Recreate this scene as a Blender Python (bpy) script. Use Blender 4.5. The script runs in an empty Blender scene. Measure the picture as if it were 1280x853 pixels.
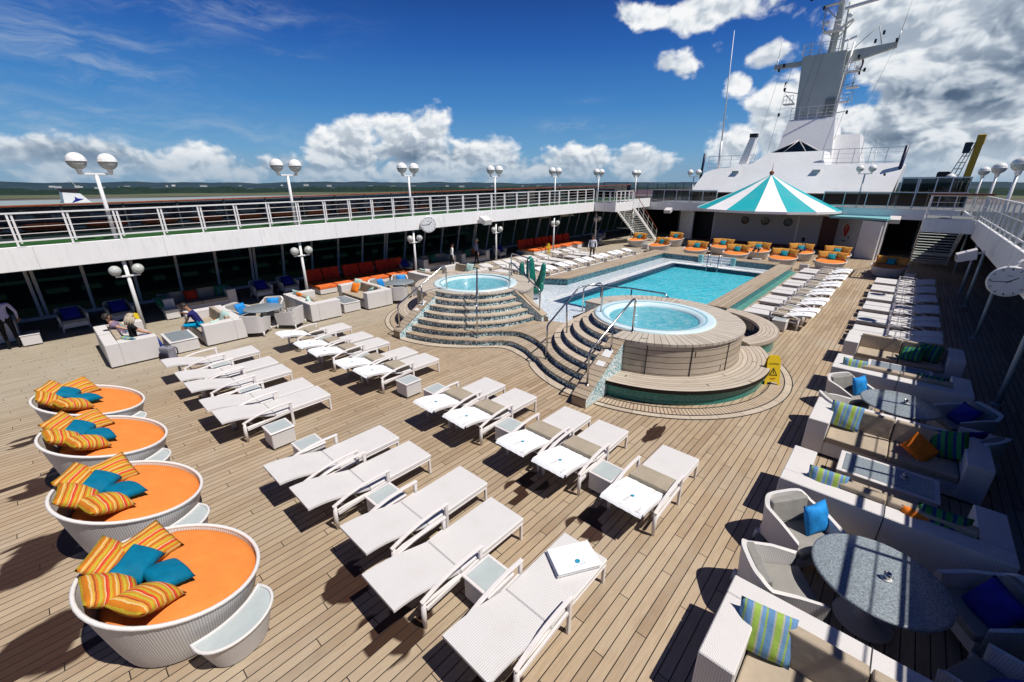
import bpy, bmesh, math, random
from mathutils import Vector, Matrix, Euler
random.seed(7)
PI=math.pi; R=math.radians
sc=bpy.context.scene; COL=sc.collection

# ------------------------------------------------------------------ node helper
class NT:
    def __init__(s,tree): s.t=tree; s.n=tree.nodes; s.l=tree.links
    def node(s,ty,**kw):
        n=s.n.new(ty)
        for k,v in kw.items(): setattr(n,k,v)
        return n
    def put(s,sock,v):
        if v is None: return
        if hasattr(v,'links'): s.l.new(v,sock)
        else:
            if hasattr(sock.default_value,'__len__') and not hasattr(v,'__len__'): v=[v]*len(sock.default_value)
            if hasattr(v,'__len__') and len(sock.default_value)==4 and len(v)==3: v=tuple(v)+(1,)
            sock.default_value=v
    def m(s,op,a,b=None,c=None,clamp=False):
        n=s.node('ShaderNodeMath',operation=op); n.use_clamp=clamp
        for i,v in enumerate((a,b,c)):
            if v is not None: s.put(n.inputs[i],v)
        return n.outputs[0]
    def vm(s,op,a,b=None,sc_=None):
        n=s.node('ShaderNodeVectorMath',operation=op)
        s.put(n.inputs[0],a)
        if b is not None: s.put(n.inputs[1],b)
        if sc_ is not None: s.put(n.inputs['Scale'],sc_)
        return n.outputs['Value'] if op in('DOT_PRODUCT','LENGTH','DISTANCE') else n.outputs[0]
    def xyz(s,v):
        n=s.node('ShaderNodeSeparateXYZ'); s.put(n.inputs[0],v); return n.outputs[0],n.outputs[1],n.outputs[2]
    def comb(s,x,y,z):
        n=s.node('ShaderNodeCombineXYZ')
        for i,v in enumerate((x,y,z)): s.put(n.inputs[i],v)
        return n.outputs[0]
    def mix(s,f,a,b,mode='MIX'):
        n=s.node('ShaderNodeMix',data_type='RGBA',blend_type=mode)
        s.put(n.inputs[0],f); s.put(n.inputs[6],a); s.put(n.inputs[7],b); return n.outputs[2]
    def noise(s,v,scale,detail=3,rough=.5,dist=0.,out=0):
        n=s.node('ShaderNodeTexNoise')
        if v is not None: s.put(n.inputs['Vector'],v)
        n.inputs['Scale'].default_value=scale; n.inputs['Detail'].default_value=detail
        n.inputs['Roughness'].default_value=rough; n.inputs['Distortion'].default_value=dist
        return n.outputs[out]
    def wn(s,v,dim='3D',out=0):
        n=s.node('ShaderNodeTexWhiteNoise',noise_dimensions=dim)
        s.put(n.inputs['W' if dim=='1D' else 'Vector'],v); return n.outputs[out]
    def ramp(s,f,stops,interp='LINEAR'):
        n=s.node('ShaderNodeValToRGB'); cr=n.color_ramp; cr.interpolation=interp
        while len(cr.elements)<len(stops): cr.elements.new(.5)
        for e,(p,c) in zip(cr.elements,stops):
            e.position=p; e.color=(c,c,c,1) if not hasattr(c,'__len__') else tuple(c[:3])+(1,)
        s.put(n.inputs[0],f); return n.outputs[0]
    def rng(s,v,a,b,c,d,smooth=False):
        n=s.node('ShaderNodeMapRange'); n.clamp=True
        if smooth: n.interpolation_type='SMOOTHSTEP'
        for i,x in enumerate((v,a,b,c,d)): s.put(n.inputs[i],x)
        return n.outputs[0]
    def obj(s): return s.node('ShaderNodeTexCoord').outputs['Object']
    def bump(s,h,strength=.3,dist=.01):
        n=s.node('ShaderNodeBump'); n.inputs['Strength'].default_value=strength; n.inputs['Distance'].default_value=dist
        s.put(n.inputs['Height'],h); return n.outputs[0]

def newmat(name):
    m=bpy.data.materials.new(name); m.use_nodes=True; t=NT(m.node_tree)
    return m,t,m.node_tree.nodes['Principled BSDF']
def setp(t,p,**kw):
    for k,v in kw.items(): t.put(p.inputs[k.replace('_',' ')],v)

def plain(name,col,rough=.5,metal=0.,var=.12,vscale=6.,bump=0.,bscale=60.,spec=.5,dirt=0.):
    m,t,p=newmat(name); co=t.obj()
    n=t.noise(co,vscale,4,.6)
    lo=tuple(c*(1-var) for c in col); hi=tuple(min(1,c*(1+var*.7)) for c in col)
    c=t.mix(t.rng(n,.3,.7,0,1),lo,hi)
    if dirt:
        g=t.noise(t.vm('MULTIPLY',co,(6,6,.8)),1.5,5,.65)
        c=t.mix(t.rng(g,.52,.8,0,dirt),c,(.22,.17,.12))
    setp(t,p,Base_Color=c,Roughness=t.rng(n,.3,.7,max(0,rough-.06),min(1,rough+.08)),Metallic=metal,Specular_IOR_Level=spec)
    if bump: t.put(p.inputs['Normal'],t.bump(t.noise(co,bscale,3,.6),bump,.004))
    return m

def planks(name,mode='x',pitch=.13,L=2.4,cols=((.36,.27,.185),(.52,.42,.31),(.43,.34,.25)),seam=.054,seamcol=(.012,.01,.009),rep=None,grey=None):
    """teak laid in caulked planks. mode: coordinate that counts planks (x, y, z, r or a for angle)"""
    m,t,p=newmat(name); co=t.obj(); x,y,z=t.xyz(co)
    if mode=='x': u,v=x,y
    elif mode=='y': u,v=y,x
    elif mode=='z': u,v=z,t.m('MULTIPLY',t.m('ARCTAN2',y,x),2.2)
    elif mode=='r': u,v=t.m('SQRT',t.m('ADD',t.m('MULTIPLY',x,x),t.m('MULTIPLY',y,y))),t.m('MULTIPLY',t.m('ARCTAN2',y,x),2.5)
    else: u,v=t.m('MULTIPLY',t.m('ARCTAN2',y,x),2.0),t.m('SQRT',t.m('ADD',t.m('MULTIPLY',x,x),t.m('MULTIPLY',y,y)))
    uu=t.m('DIVIDE',t.m('ADD',u,100.*pitch+.001),pitch); i=t.m('FLOOR',uu); f=t.m('FRACT',uu)
    r1=t.wn(i,'1D')
    vv=t.m('ADD',t.m('DIVIDE',v,L),t.m('ADD',t.m('MULTIPLY',i,.37),t.m('MULTIPLY',r1,.16))); j=t.m('FLOOR',vv); g=t.m('FRACT',vv)
    rnd=t.wn(t.comb(i,j,3.1),out=0); rnd2=t.wn(t.comb(i,j,9.7),out=0)
    base=t.ramp(rnd,[(0,cols[0]),(.5,cols[1]),(1,cols[2])])
    gr=t.comb(t.m('MULTIPLY',u,60.),t.m('ADD',t.m('MULTIPLY',v,3.),t.m('MULTIPLY',rnd2,50.)),z)
    grain=t.noise(gr,1.,5,.65)
    c=t.mix(t.rng(grain,.3,.72,0,.55),base,(.24,.165,.10),'MIX')
    blot=t.noise(co,.55,5,.62); c=t.mix(t.rng(blot,.42,.7,0,.42),c,(.45,.405,.33))
    blot2=t.noise(co,2.3,4,.6); c=t.mix(t.rng(blot2,.55,.75,0,.25),c,(.22,.15,.10))
    if mode=='x' and name=='teak_deck':
        # the port side of the deck is bleached greyer
        c=t.mix(t.rng(x,-11,-17,0,.55,True),c,(.42,.40,.33))
    wet=0.
    if name=='teak_deck':
        c=t.mix(t.rng(t.noise(co,.18,3,.6),.42,.66,0,.35),c,(.34,.265,.18))
        c=t.mix(t.rng(t.noise(t.vm('MULTIPLY',co,(1.,.25,1.)),3.4,5,.7),.54,.70,0,.38),c,(.21,.15,.10))
        yj=t.m('ADD',y,t.m('MULTIPLY',t.m('SUBTRACT',t.wn(t.m('ADD',i,.5),'1D'),.5),.55))
        xj=t.m('ADD',x,t.m('MULTIPLY',t.m('SUBTRACT',t.noise(co,4.,2,.5),.5),.12))
        for (cx,cy,hx,hy) in WET:
            q=t.m('SQRT',t.m('ADD',t.m('POWER',t.m('DIVIDE',t.m('SUBTRACT',xj,cx),hx),2.),t.m('POWER',t.m('DIVIDE',t.m('SUBTRACT',yj,cy),hy),2.)))
            wet=t.m('MAXIMUM',wet,t.rng(q,.88,1.0,1,0))
        c=t.mix(t.m('MULTIPLY',wet,.93),c,(.022,.005,.003))
    e=t.m('ABSOLUTE',t.m('SUBTRACT',f,.5)); s1=t.rng(e,.5-seam,.5-seam+.02,0,1)
    e2=t.m('ABSOLUTE',t.m('SUBTRACT',g,.5)); s2=t.rng(e2,.5-.0028,.5-.0016,0,1)
    sm=t.m('MAXIMUM',s1,s2)
    c=t.mix(sm,c,seamcol)
    setp(t,p,Base_Color=c,Roughness=t.m('SUBTRACT',t.rng(grain,.3,.7,.55,.8),t.m('MULTIPLY',wet,.3)),Specular_IOR_Level=.25)
    h=t.m('SUBTRACT',t.m('MULTIPLY',grain,.25),sm)
    t.put(p.inputs['Normal'],t.bump(h,.35,.004))
    return m

WET=[(-8.15,-1.0,.55,.62),(-6.25,-1.1,.50,.52),(-10.35,-1.0,.40,.46),(-12.5,-.95,.25,.35),(-3.02,8.05,.16,.45),(-4.45,1.78,.34,.30),(-3.45,1.80,.40,.30),(-2.15,1.85,.35,.3),(-2.65,4.72,.32,.26),(-3.95,4.70,.34,.24)]
def mosaic(name,cols,cell=.03,grout=(.35,.42,.45),rough=.15):
    m,t,p=newmat(name); co=t.obj()
    s=t.vm('DIVIDE',t.vm('ADD',co,(50.003,50.003,50.003)),(cell,cell,cell))
    fl=t.vm('FLOOR',s)
    r=t.wn(fl); big=t.noise(co,1.8,3,.5)
    r=t.m('ADD',t.m('MULTIPLY',r,.8),t.m('MULTIPLY',big,.25),clamp=True)
    k=len(cols); c=t.ramp(r,[(i/k,cc) for i,cc in enumerate(cols)],'CONSTANT')
    setp(t,p,Base_Color=c,Roughness=rough,Specular_IOR_Level=.55)
    t.put(p.inputs['Normal'],t.bump(r,.12,.003))
    return m

def weave(name,col=(.74,.71,.70),cell=.016,dark=.62,dirt=.25,axis=0):
    m,t,p=newmat(name); co=t.obj(); x,y,z=t.xyz(co)
    if axis==0: u=t.m('ADD',x,y); v=t.m('ADD',z,t.m('MULTIPLY',y,.0))
    elif axis==1: u=x; v=t.m('ADD',y,t.m('MULTIPLY',z,.5))
    elif axis==3: u=t.m('ADD',x,t.m('MULTIPLY',y,1.)); v=t.m('ADD',z,t.m('MULTIPLY',y,.77))
    else:
        u=t.m('MULTIPLY',t.m('ARCTAN2',y,x),.9); v=z
    a=t.m('SINE',t.m('MULTIPLY',u,2*PI/cell)); b=t.m('SINE',t.m('MULTIPLY',v,2*PI/(cell*1.3)))
    w=t.m('ADD',t.m('MULTIPLY',a,.62),t.m('MULTIPLY',t.m('MULTIPLY',a,b),.38)); w=t.rng(w,-1,1,0,1)
    n=t.noise(co,3.,4,.6)
    c=t.mix(w,tuple(cc*dark for cc in col),col)
    c=t.mix(t.rng(n,.5,.8,0,dirt),c,(.46,.42,.37))
    setp(t,p,Base_Color=c,Roughness=.6,Specular_IOR_Level=.3)
    t.put(p.inputs['Normal'],t.bump(w,.5,.003))
    return m

def stripes(name,stops,freq,axis=0,warp=.03):
    m,t,p=newmat(name); co=t.obj(); x,y,z=t.xyz(co)
    u=[x,y,z][axis]
    u=t.m('ADD',u,t.m('MULTIPLY',t.m('SUBTRACT',t.noise(co,7,2,.5),.5),warp))
    f=t.m('FRACT',t.m('MULTIPLY',t.m('ADD',u,5.),freq))
    c=t.ramp(f,stops,'CONSTANT'); n=t.noise(co,90,2,.5)
    c=t.mix(t.rng(n,.3,.7,0,.2),c,(.1,.06,.03))
    setp(t,p,Base_Color=c,Roughness=.85,Specular_IOR_Level=.15)
    t.put(p.inputs['Normal'],t.bump(t.m('ADD',t.noise(co,9,3,.6),t.m('MULTIPLY',n,.15)),.5,.02))
    return m

def fabric(name,col,var=.15,rough=.85,wr=.35):
    m,t,p=newmat(name); co=t.obj(); n=t.noise(co,5,4,.6); w=t.noise(co,220,2,.5)
    c=t.mix(t.rng(n,.3,.7,0,1),tuple(a*(1-var) for a in col),tuple(min(1,a*(1+var)) for a in col))
    setp(t,p,Base_Color=c,Roughness=rough,Specular_IOR_Level=.15)
    t.put(p.inputs['Normal'],t.bump(t.m('ADD',t.noise(co,6,3,.55),t.m('MULTIPLY',w,.1)),wr,.03))
    return m

def glassmat(name,tint,gloss_rough=.02,refl=1.4,extra=.0,bumpy=0.):
    """thin tinted pane: transparent with a fresnel reflection"""
    m,t,p=newmat(name); t.n.remove(p)
    tr=t.node('ShaderNodeBsdfTransparent'); t.put(tr.inputs[0],tint)
    gl=t.node('ShaderNodeBsdfGlossy'); gl.inputs['Roughness'].default_value=gloss_rough
    fr=t.node('ShaderNodeFresnel'); fr.inputs[0].default_value=refl
    mx=t.node('ShaderNodeMixShader'); t.put(mx.inputs[0],t.m('ADD',fr.outputs[0],extra,clamp=True))
    if bumpy:
        b=t.bump(t.noise(t.obj(),.7,3,.5),bumpy,.05); t.put(gl.inputs['Normal'],b)
    t.l.new(tr.outputs[0],mx.inputs[1]); t.l.new(gl.outputs[0],mx.inputs[2])
    t.l.new(mx.outputs[0],t.n['Material Output'].inputs[0]); return m

def poolwater(name,col=(.03,.52,.62),tint=(.35,.85,.92),body=.55,scale=5.,foam=0.,strength=.5):
    m,t,p=newmat(name); t.n.remove(p); co=t.obj()
    n1=t.noise(co,scale,3,.55,.6); n2=t.noise(co,scale*3.1,2,.5,.4)
    h=t.m('ADD',n1,t.m('MULTIPLY',n2,.35))
    b=t.bump(h,strength,.06)
    df=t.node('ShaderNodeBsdfDiffuse')
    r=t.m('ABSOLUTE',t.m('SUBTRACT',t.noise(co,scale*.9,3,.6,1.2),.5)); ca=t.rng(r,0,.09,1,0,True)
    c=t.mix(t.m('MULTIPLY',ca,.5),col,(.42,.90,.95))  # bright ripple highlights painted into the water colour
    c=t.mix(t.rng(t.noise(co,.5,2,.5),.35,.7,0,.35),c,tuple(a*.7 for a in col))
    if foam:
        x,y,z=t.xyz(co); rr=t.m('SQRT',t.m('ADD',t.m('MULTIPLY',x,x),t.m('MULTIPLY',y,y)))
        sw=t.m('SINE',t.m('ADD',t.m('MULTIPLY',rr,14.),t.m('MULTIPLY',t.m('ARCTAN2',y,x),2.)))
        fo=t.m('MULTIPLY',t.rng(sw,.1,1,0,1),t.rng(t.noise(co,6,5,.7,1.),.42,.68,0,1))
        c=t.mix(t.m('MULTIPLY',fo,foam),c,(.75,.92,.93))
    t.put(df.inputs[0],c)
    tr=t.node('ShaderNodeBsdfTransparent'); t.put(tr.inputs[0],tint)
    gl=t.node('ShaderNodeBsdfGlossy'); gl.inputs['Roughness'].default_value=.06; t.l.new(b,gl.inputs['Normal'])
    m1=t.node('ShaderNodeMixShader'); m1.inputs[0].default_value=body
    t.l.new(tr.outputs[0],m1.inputs[1]); t.l.new(df.outputs[0],m1.inputs[2])
    fr=t.node('ShaderNodeFresnel'); fr.inputs[0].default_value=1.33; t.l.new(b,fr.inputs['Normal'])
    m2=t.node('ShaderNodeMixShader'); t.l.new(fr.outputs[0],m2.inputs[0])
    t.l.new(m1.outputs[0],m2.inputs[1]); t.l.new(gl.outputs[0],m2.inputs[2])
    t.l.new(m2.outputs[0],t.n['Material Output'].inputs[0]); return m

def canopymat(name,teal,white,nseg,phase):
    m,t,p=newmat(name); x,y,z=t.xyz(t.obj())
    a=t.m('ADD',t.m('DIVIDE',t.m('ARCTAN2',y,x),2*PI),1.+phase)
    f=t.m('FRACT',t.m('MULTIPLY',a,nseg/2)); k=t.m('GREATER_THAN',f,.5)
    n=t.noise(t.obj(),1.2,4,.6)
    c=t.mix(k,white,teal); c=t.mix(t.rng(n,.45,.8,0,.18),c,(.3,.35,.36))
    setp(t,p,Base_Color=c,Roughness=.6); return m

M={}
M['deck']=planks('teak_deck','x',.13,2.3,cols=((.33,.235,.15),(.51,.395,.27),(.43,.325,.215)))
M['teak_x']=planks('teak_fore_and_aft','x',.13,3.,cols=((.36,.28,.2),(.52,.43,.33),(.44,.35,.26)))
M['teak_y']=planks('teak_athwart','y',.13,3.)
M['teak_r']=planks('teak_rings','r',.115,6.,cols=((.50,.43,.36),(.62,.55,.47),(.56,.49,.42)),seam=.055)
M['teak_a']=planks('teak_radial','a',.15,9.,cols=((.48,.43,.37),(.62,.57,.51),(.55,.50,.44)),seam=.045)
M['teak_z']=planks('teak_wall','z',.158,6.,cols=((.50,.42,.33),(.62,.54,.45),(.56,.48,.39)),seam=.05)
M['tread']=planks('teak_tread','a',.35,9.,cols=((.52,.44,.35),(.62,.54,.44),(.57,.49,.40)),seam=.02,seamcol=(.1,.08,.06))
M['grate']=planks('gutter_grating','a',.05,9.,cols=((.50,.40,.30),(.58,.49,.38),(.54,.45,.34)),seam=.16,seamcol=(.2,.12,.08))
M['mos_step']=mosaic('mosaic_riser',[(.03,.09,.13),(.08,.22,.27),(.70,.80,.82),(.03,.10,.17),(.30,.50,.55),(.02,.05,.09),(.55,.72,.75)],.042)
M['mos_light']=mosaic('mosaic_apron',[(.72,.76,.78),(.45,.55,.62),(.78,.80,.82),(.26,.38,.46),(.66,.70,.74),(.74,.76,.80)],.03)
M['mos_wall']=mosaic('mosaic_pool_wall',[(.02,.08,.11),(.04,.16,.20),(.015,.05,.08),(.10,.28,.32),(.03,.11,.15)],.035)
M['mos_teal']=mosaic('mosaic_teal',[(.01,.17,.15),(.015,.23,.20),(.01,.14,.13),(.03,.29,.25)],.02)
M['mos_cheek']=mosaic('mosaic_cheek',[(.62,.74,.76),(.2,.42,.46),(.72,.80,.82),(.40,.58,.62),(.78,.83,.85),(.12,.3,.36)],.028)
M['tile_navy']=mosaic('tile_navy',[(.012,.03,.07),(.02,.045,.09),(.01,.02,.05)],.05)
M['basin']=mosaic('tile_pool_basin',[(.10,.62,.80),(.14,.70,.86),(.09,.56,.75),(.16,.74,.9)],.05)
M['spa_shell']=plain('acrylic_shell',(.62,.78,.82),.2,var=.06)
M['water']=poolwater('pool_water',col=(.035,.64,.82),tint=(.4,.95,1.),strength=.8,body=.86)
M['spawater']=poolwater('spa_water',col=(.05,.46,.60),tint=(.4,.88,.97),body=.65,scale=7,foam=.42,strength=.6)
M['white']=plain('white_paint',(.80,.80,.80),.3,var=.04,vscale=1.2,dirt=.10)
M['white2']=plain('white_gloss_paint',(.86,.86,.86),.35,var=.05,vscale=.5,dirt=.24)
M['greypaint']=plain('mast_grey_paint',(.50,.54,.51),.5,var=.08,vscale=.8,dirt=.12)
M['frame']=plain('white_powder_coat',(.72,.68,.67),.4,var=.05)
M['sling']=weave('woven_sling',(.75,.73,.725),.024,.66,.22,1)
M['wicker']=weave('white_wicker',(.76,.735,.725),.026,.68,.25,3)
M['wickerR']=weave('white_wicker_tub',(.78,.76,.75),.030,.45,.12,2)
M['wickerE']=weave('white_wicker_edge',(.80,.78,.77),.012,.72,.08,2)
M['glasstop']=plain('frosted_glass_top',(.45,.50,.50),.15,var=.08,vscale=4)
M['granite']=plain('grey_granite',(.26,.30,.33),.25,var=.55,vscale=55)
M['beige']=fabric('beige_cushion',(.40,.33,.25),.08)
M['greycush']=fabric('grey_cushion',(.28,.27,.25),.1)
M['bolster']=fabric('beige_bolster',(.36,.31,.24),.1)
M['towel']=fabric('white_towel',(.82,.83,.85),.03,.95,.5)
M['orange']=fabric('orange_mattress',(.74,.235,.05),.07,.8,.5)
M['orangebase']=fabric('orange_red_fabric',(.72,.16,.04),.15)
M['red']=fabric('dark_red_fabric',(.50,.045,.02),.2)
M['teal']=fabric('teal_pillow',(.0,.15,.27),.2,.7,.5)
M['tealL']=fabric('teal_pillow_light',(.01,.26,.33),.2,.7,.5)
M['blue']=fabric('bright_blue_pillow',(.02,.24,.62),.3,.6,.5)
M['navy']=fabric('navy_pillow',(.01,.015,.22),.2,.6,.5)
M['orangep']=fabric('orange_pillow',(.80,.20,.02),.15,.8,.4)
M['aqua']=fabric('pale_aqua_pillow',(.42,.60,.55),.15,.8,.4)
M['striO']=stripes('orange_stripe_fabric',[(0,(.62,.20,.015)),(.14,(.55,.40,.03)),(.24,(.68,.10,.03)),(.32,(.62,.045,.02)),(.40,(.70,.50,.28)),(.45,(.60,.26,.02)),(.56,(.52,.42,.04)),(.68,(.64,.18,.02)),(.78,(.36,.07,.02)),(.84,(.66,.34,.05)),(.93,(.70,.52,.22))],5.2,1)
M['striG']=stripes('blue_green_stripe_fabric',[(0,(.13,.28,.50)),(.28,(.40,.42,.42)),(.36,(.33,.50,.09)),(.64,(.45,.45,.40)),(.72,(.16,.33,.55)),(.9,(.30,.45,.12))],5.0,0,.01)
M['striK']=stripes('green_navy_stripe_fabric',[(0,(.02,.22,.06)),(.35,(.01,.05,.20)),(.55,(.05,.30,.10)),(.85,(.01,.03,.14))],5.0,0,.01)
M['steel']=plain('stainless_steel',(.50,.50,.50),.18,1.,var=.1)
M['chrome']=plain('chrome',(.6,.6,.6),.1,1.,var=.05)
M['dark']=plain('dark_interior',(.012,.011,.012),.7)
M['darkglass']=plain('dark_glass',(.01,.012,.015),.08)
M['darkmetal']=plain('black_rubber',(.02,.02,.022),.6)
M['doorred']=plain('mahogany_door',(.10,.012,.008),.5,var=.25,vscale=3)
M['brownrail']=plain('varnished_handrail',(.25,.06,.02),.35,var=.25,vscale=5)
M['greenfloor']=plain('green_deck_paint',(.015,.085,.012),.6,var=.15)
M['dkfloor']=plain('dark_deck_coating',(.03,.04,.045),.6,var=.15)
M['greyfloor']=plain('grey_deck_paint',(.16,.17,.17),.6,var=.15)
M['tint']=glassmat('tinted_glass',(.10,.14,.17),extra=.04)
M['tintport']=glassmat('tinted_glass_port',(.22,.26,.33),extra=.02)
M['tintwall']=glassmat('dark_glass_wall',(.008,.020,.018),extra=.11,bumpy=.06)
M['clear']=glassmat('clear_glass',(.72,.85,.82))
M['globe']=plain('white_globe',(.85,.85,.83),.25,var=.03)
M['globeglass']=plain('ribbed_globe_glass',(.50,.52,.50),.15,var=.15,vscale=14)
M['yellow']=plain('yellow_plastic',(.78,.55,.02),.4,var=.06)
M['yellowcrane']=plain('yellow_crane_paint',(.52,.36,.02),.5,var=.15,dirt=.2)
M['black']=plain('black_print',(.01,.01,.012),.5)
M['redprint']=plain('red_print',(.5,.02,.02),.5)
M['clockface']=plain('clock_dial',(.72,.74,.76),.35,var=.03)
M['logoblue']=plain('logo_blue',(.03,.30,.50),.6)
M['logotext']=plain('logo_pale_blue',(.35,.50,.66),.6)
M['cactus']=plain('green_glazed_sculpture',(.01,.16,.12),.25,var=.35,vscale=9,bump=.5,bscale=20)
M['canopy']=canopymat('canopy_stripes',(.0,.38,.43),(.84,.84,.84),16,0.0)
M['tealroof']=plain('pale_teal_roof',(.22,.50,.52),.5)
M['barwall']=plain('bar_wall_paint',(.52,.50,.53),.5,var=.04)
M['skin']=plain('skin',(.50,.27,.18),.55,var=.08)
M['skind']=plain('skin_tan',(.32,.16,.10),.55,var=.08)
M['hair_d']=plain('dark_hair',(.02,.013,.01),.6,bump=.5,bscale=80)
M['hair_g']=plain('blonde_grey_hair',(.42,.36,.27),.6,bump=.5,bscale=80)
for nm,c in {'shirt_white':(.75,.76,.80),'shirt_lilac':(.42,.40,.62),'shirt_grey':(.32,.33,.50),'shirt_navy':(.02,.02,.12),'shirt_plaid':(.22,.16,.24),'top_black':(.012,.012,.014),'shorts_blue':(.0,.28,.50),'trousers_black':(.01,.01,.013),'trousers_khaki':(.16,.13,.09),'trousers_pale':(.55,.54,.52),'jeans':(.03,.06,.32),'denim_black':(.02,.02,.03),'bag_grey':(.22,.22,.26)}.items():
    M[nm]=fabric(nm,c,.12)

# ------------------------------------------------------------------ mesh helper
def frame_of(d):
    d=Vector(d).normalized(); a=Vector((0,0,1)) if abs(d.z)<.95 else Vector((1,0,0))
    u=d.cross(a).normalized(); return u,d.cross(u).normalized()
class MB:
    def __init__(s): s.bm=bmesh.new()
    def box(s,x0,x1,y0,y1,z0,z1,b=0.,mi=0,rot=None,seg=1):
        bm=bmesh.new() if b else s.bm
        cx,cy,cz=(x0+x1)/2,(y0+y1)/2,(z0+z1)/2
        mt=Matrix.Translation((cx,cy,cz))@((rot or Matrix.Identity(4)))@Matrix.Diagonal((x1-x0,y1-y0,z1-z0,1))
        r=bmesh.ops.create_cube(bm,size=1,matrix=mt)
        for v in r['verts']:
            for f in v.link_faces: f.material_index=mi
        if b:
            bmesh.ops.bevel(bm,geom=bm.edges[:],offset=b,segments=seg,affect='EDGES',profile=.6)
            s.merge(bm,mi)
        return s
    def merge(s,bm,mi=None):
        vm={}
        for v in bm.verts: vm[v]=s.bm.verts.new(v.co)
        for f in bm.faces:
            try: nf=s.bm.faces.new([vm[v] for v in f.verts]); nf.material_index=f.material_index if mi is None else mi; nf.smooth=f.smooth
            except ValueError: pass
        bm.free()
    def obar(s,a,b,w,h,mi=0,bev=0.):
        """rectangular bar from a to b; w across, h up"""
        a=Vector(a); b=Vector(b); d=b-a; L=d.length; d.normalize()
        up=Vector((0,0,1)) if abs(d.z)<.97 else Vector((0,1,0))
        x=d.cross(up).normalized(); z=x.cross(d)
        rm=Matrix((x,d,z)).transposed().to_4x4(); c=(a+b)/2
        return s.box(c.x-w/2,c.x+w/2,c.y-L/2,c.y+L/2,c.z-h/2,c.z+h/2,bev,mi,rm)
    def tube(s,pts,r,n=8,mi=0,closed=False,cap=True):
        pts=[Vector(p) for p in pts]; rings=[]; N=len(pts)
        for i,p in enumerate(pts):
            if closed: d=pts[(i+1)%N]-pts[i-1]
            else: d=pts[min(i+1,N-1)]-pts[max(i-1,0)]
            rr=r[i] if hasattr(r,'__len__') else r
            if i==0: u,v=frame_of(d)
            else:
                dn=d.normalized(); u=(u-dn*u.dot(dn)).normalized(); v=dn.cross(u)
            rings.append([s.bm.verts.new(p+(u*math.cos(2*PI*k/n)+v*math.sin(2*PI*k/n))*rr) for k in range(n)])
        m=N if closed else N-1
        for i in range(m):
            A,B=rings[i],rings[(i+1)%N]
            for k in range(n):
                f=s.bm.faces.new((A[k],A[(k+1)%n],B[(k+1)%n],B[k])); f.smooth=True; f.material_index=mi
        if cap and not closed:
            for ring in (rings[0],rings[-1]):
                f=s.bm.faces.new(ring); f.material_index=mi
        return s
    def lathe(s,prof,n=32,a0=0,a1=2*PI,c=(0,0,0),mi=0,smooth=True,sx=1,sy=1):
        full=abs(a1-a0-2*PI)<1e-6; m=n if full else n+1; cols=[]
        for k in range(m):
            a=a0+(a1-a0)*k/n
            cols.append([s.bm.verts.new((c[0]+r*math.cos(a)*sx,c[1]+r*math.sin(a)*sy,c[2]+z)) for r,z in prof])
        for k in range(n):
            A,B=cols[k],cols[(k+1)%m]
            for i in range(len(prof)-1):
                vs=[A[i],B[i],B[i+1],A[i+1]]
                f=s.bm.faces.new(vs); f.smooth=smooth; f.material_index=mi
        return s
    def prism(s,poly,z0,z1,mi=0,side_mi=None,top=True,bottom=True):
        A=[s.bm.verts.new((x,y,z0)) for x,y in poly]; B=[s.bm.verts.new((x,y,z1)) for x,y in poly]; n=len(poly)
        if top: s.bm.faces.new(B).material_index=mi
        if bottom: s.bm.faces.new(A[::-1]).material_index=mi
        for i in range(n):
            s.bm.faces.new((A[i],A[(i+1)%n],B[(i+1)%n],B[i])).material_index=mi if side_mi is None else side_mi
        return s
    def face(s,pts,mi=0):
        f=s.bm.faces.new([s.bm.verts.new(p) for p in pts]); f.material_index=mi; return s
    def grid(s,fn,nu,nv,mi=0,smooth=True):
        V=[[s.bm.verts.new(fn(i/nu,j/nv)) for j in range(nv+1)] for i in range(nu+1)]
        for i in range(nu):
            for j in range(nv):
                f=s.bm.faces.new((V[i][j],V[i+1][j],V[i+1][j+1],V[i][j+1])); f.smooth=smooth; f.material_index=mi
        return s
    def sphere(s,c,r,n=16,mi=0,sx=1,sy=1,sz=1,z0=-1.,z1=1.):
        prof=[]; k=n//2
        for i in range(k+1):
            a=math.asin(z0)+(math.asin(z1)-math.asin(z0))*i/k; prof.append((max(r*math.cos(a),1e-4),r*math.sin(a)*sz))
        return s.lathe(prof,n,c=c,mi=mi,sx=sx,sy=sy)
    def build(s,name,mats,parent=None,loc=(0,0,0),rotz=0.,recalc=True):
        me=bpy.data.meshes.new(name)
        if recalc: bmesh.ops.recalc_face_normals(s.bm,faces=s.bm.faces[:])
        s.bm.to_mesh(me); s.bm.free()
        if not isinstance(mats,(list,tuple)): mats=[mats]
        for m in mats: me.materials.append(m)
        o=bpy.data.objects.new(name,me); COL.objects.link(o); o.location=loc; o.rotation_euler=(0,0,rotz)
        if parent: o.parent=parent
        return o
def thing(name,label,cat,loc=(0,0,0),rotz=0.,group=None):
    o=bpy.data.objects.new(name,None); COL.objects.link(o); o.location=loc; o.rotation_euler=(0,0,rotz); o.empty_display_size=.2
    o['label']=label; o['category']=cat
    if group: o['group']=group
    return o
def tag(o,label,cat,group=None):
    o['label']=label; o['category']=cat
    if group: o['group']=group
    return o
def struct(o): o['kind']='structure'; return o
KIDS={}
def dup(root,loc,rotz,label,group=None,skip=()):
    r=root.copy(); COL.objects.link(r); r.location=loc; r.rotation_euler=(0,0,rotz); r['label']=label
    if group: r['group']=group
    for ch in kids(root):
        if ch.name.split('.')[0] in skip: continue
        c=ch.copy(); COL.objects.link(c); c.parent=r
        for g in kids(ch):
            d=g.copy(); COL.objects.link(d); d.parent=c
    return r
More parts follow.
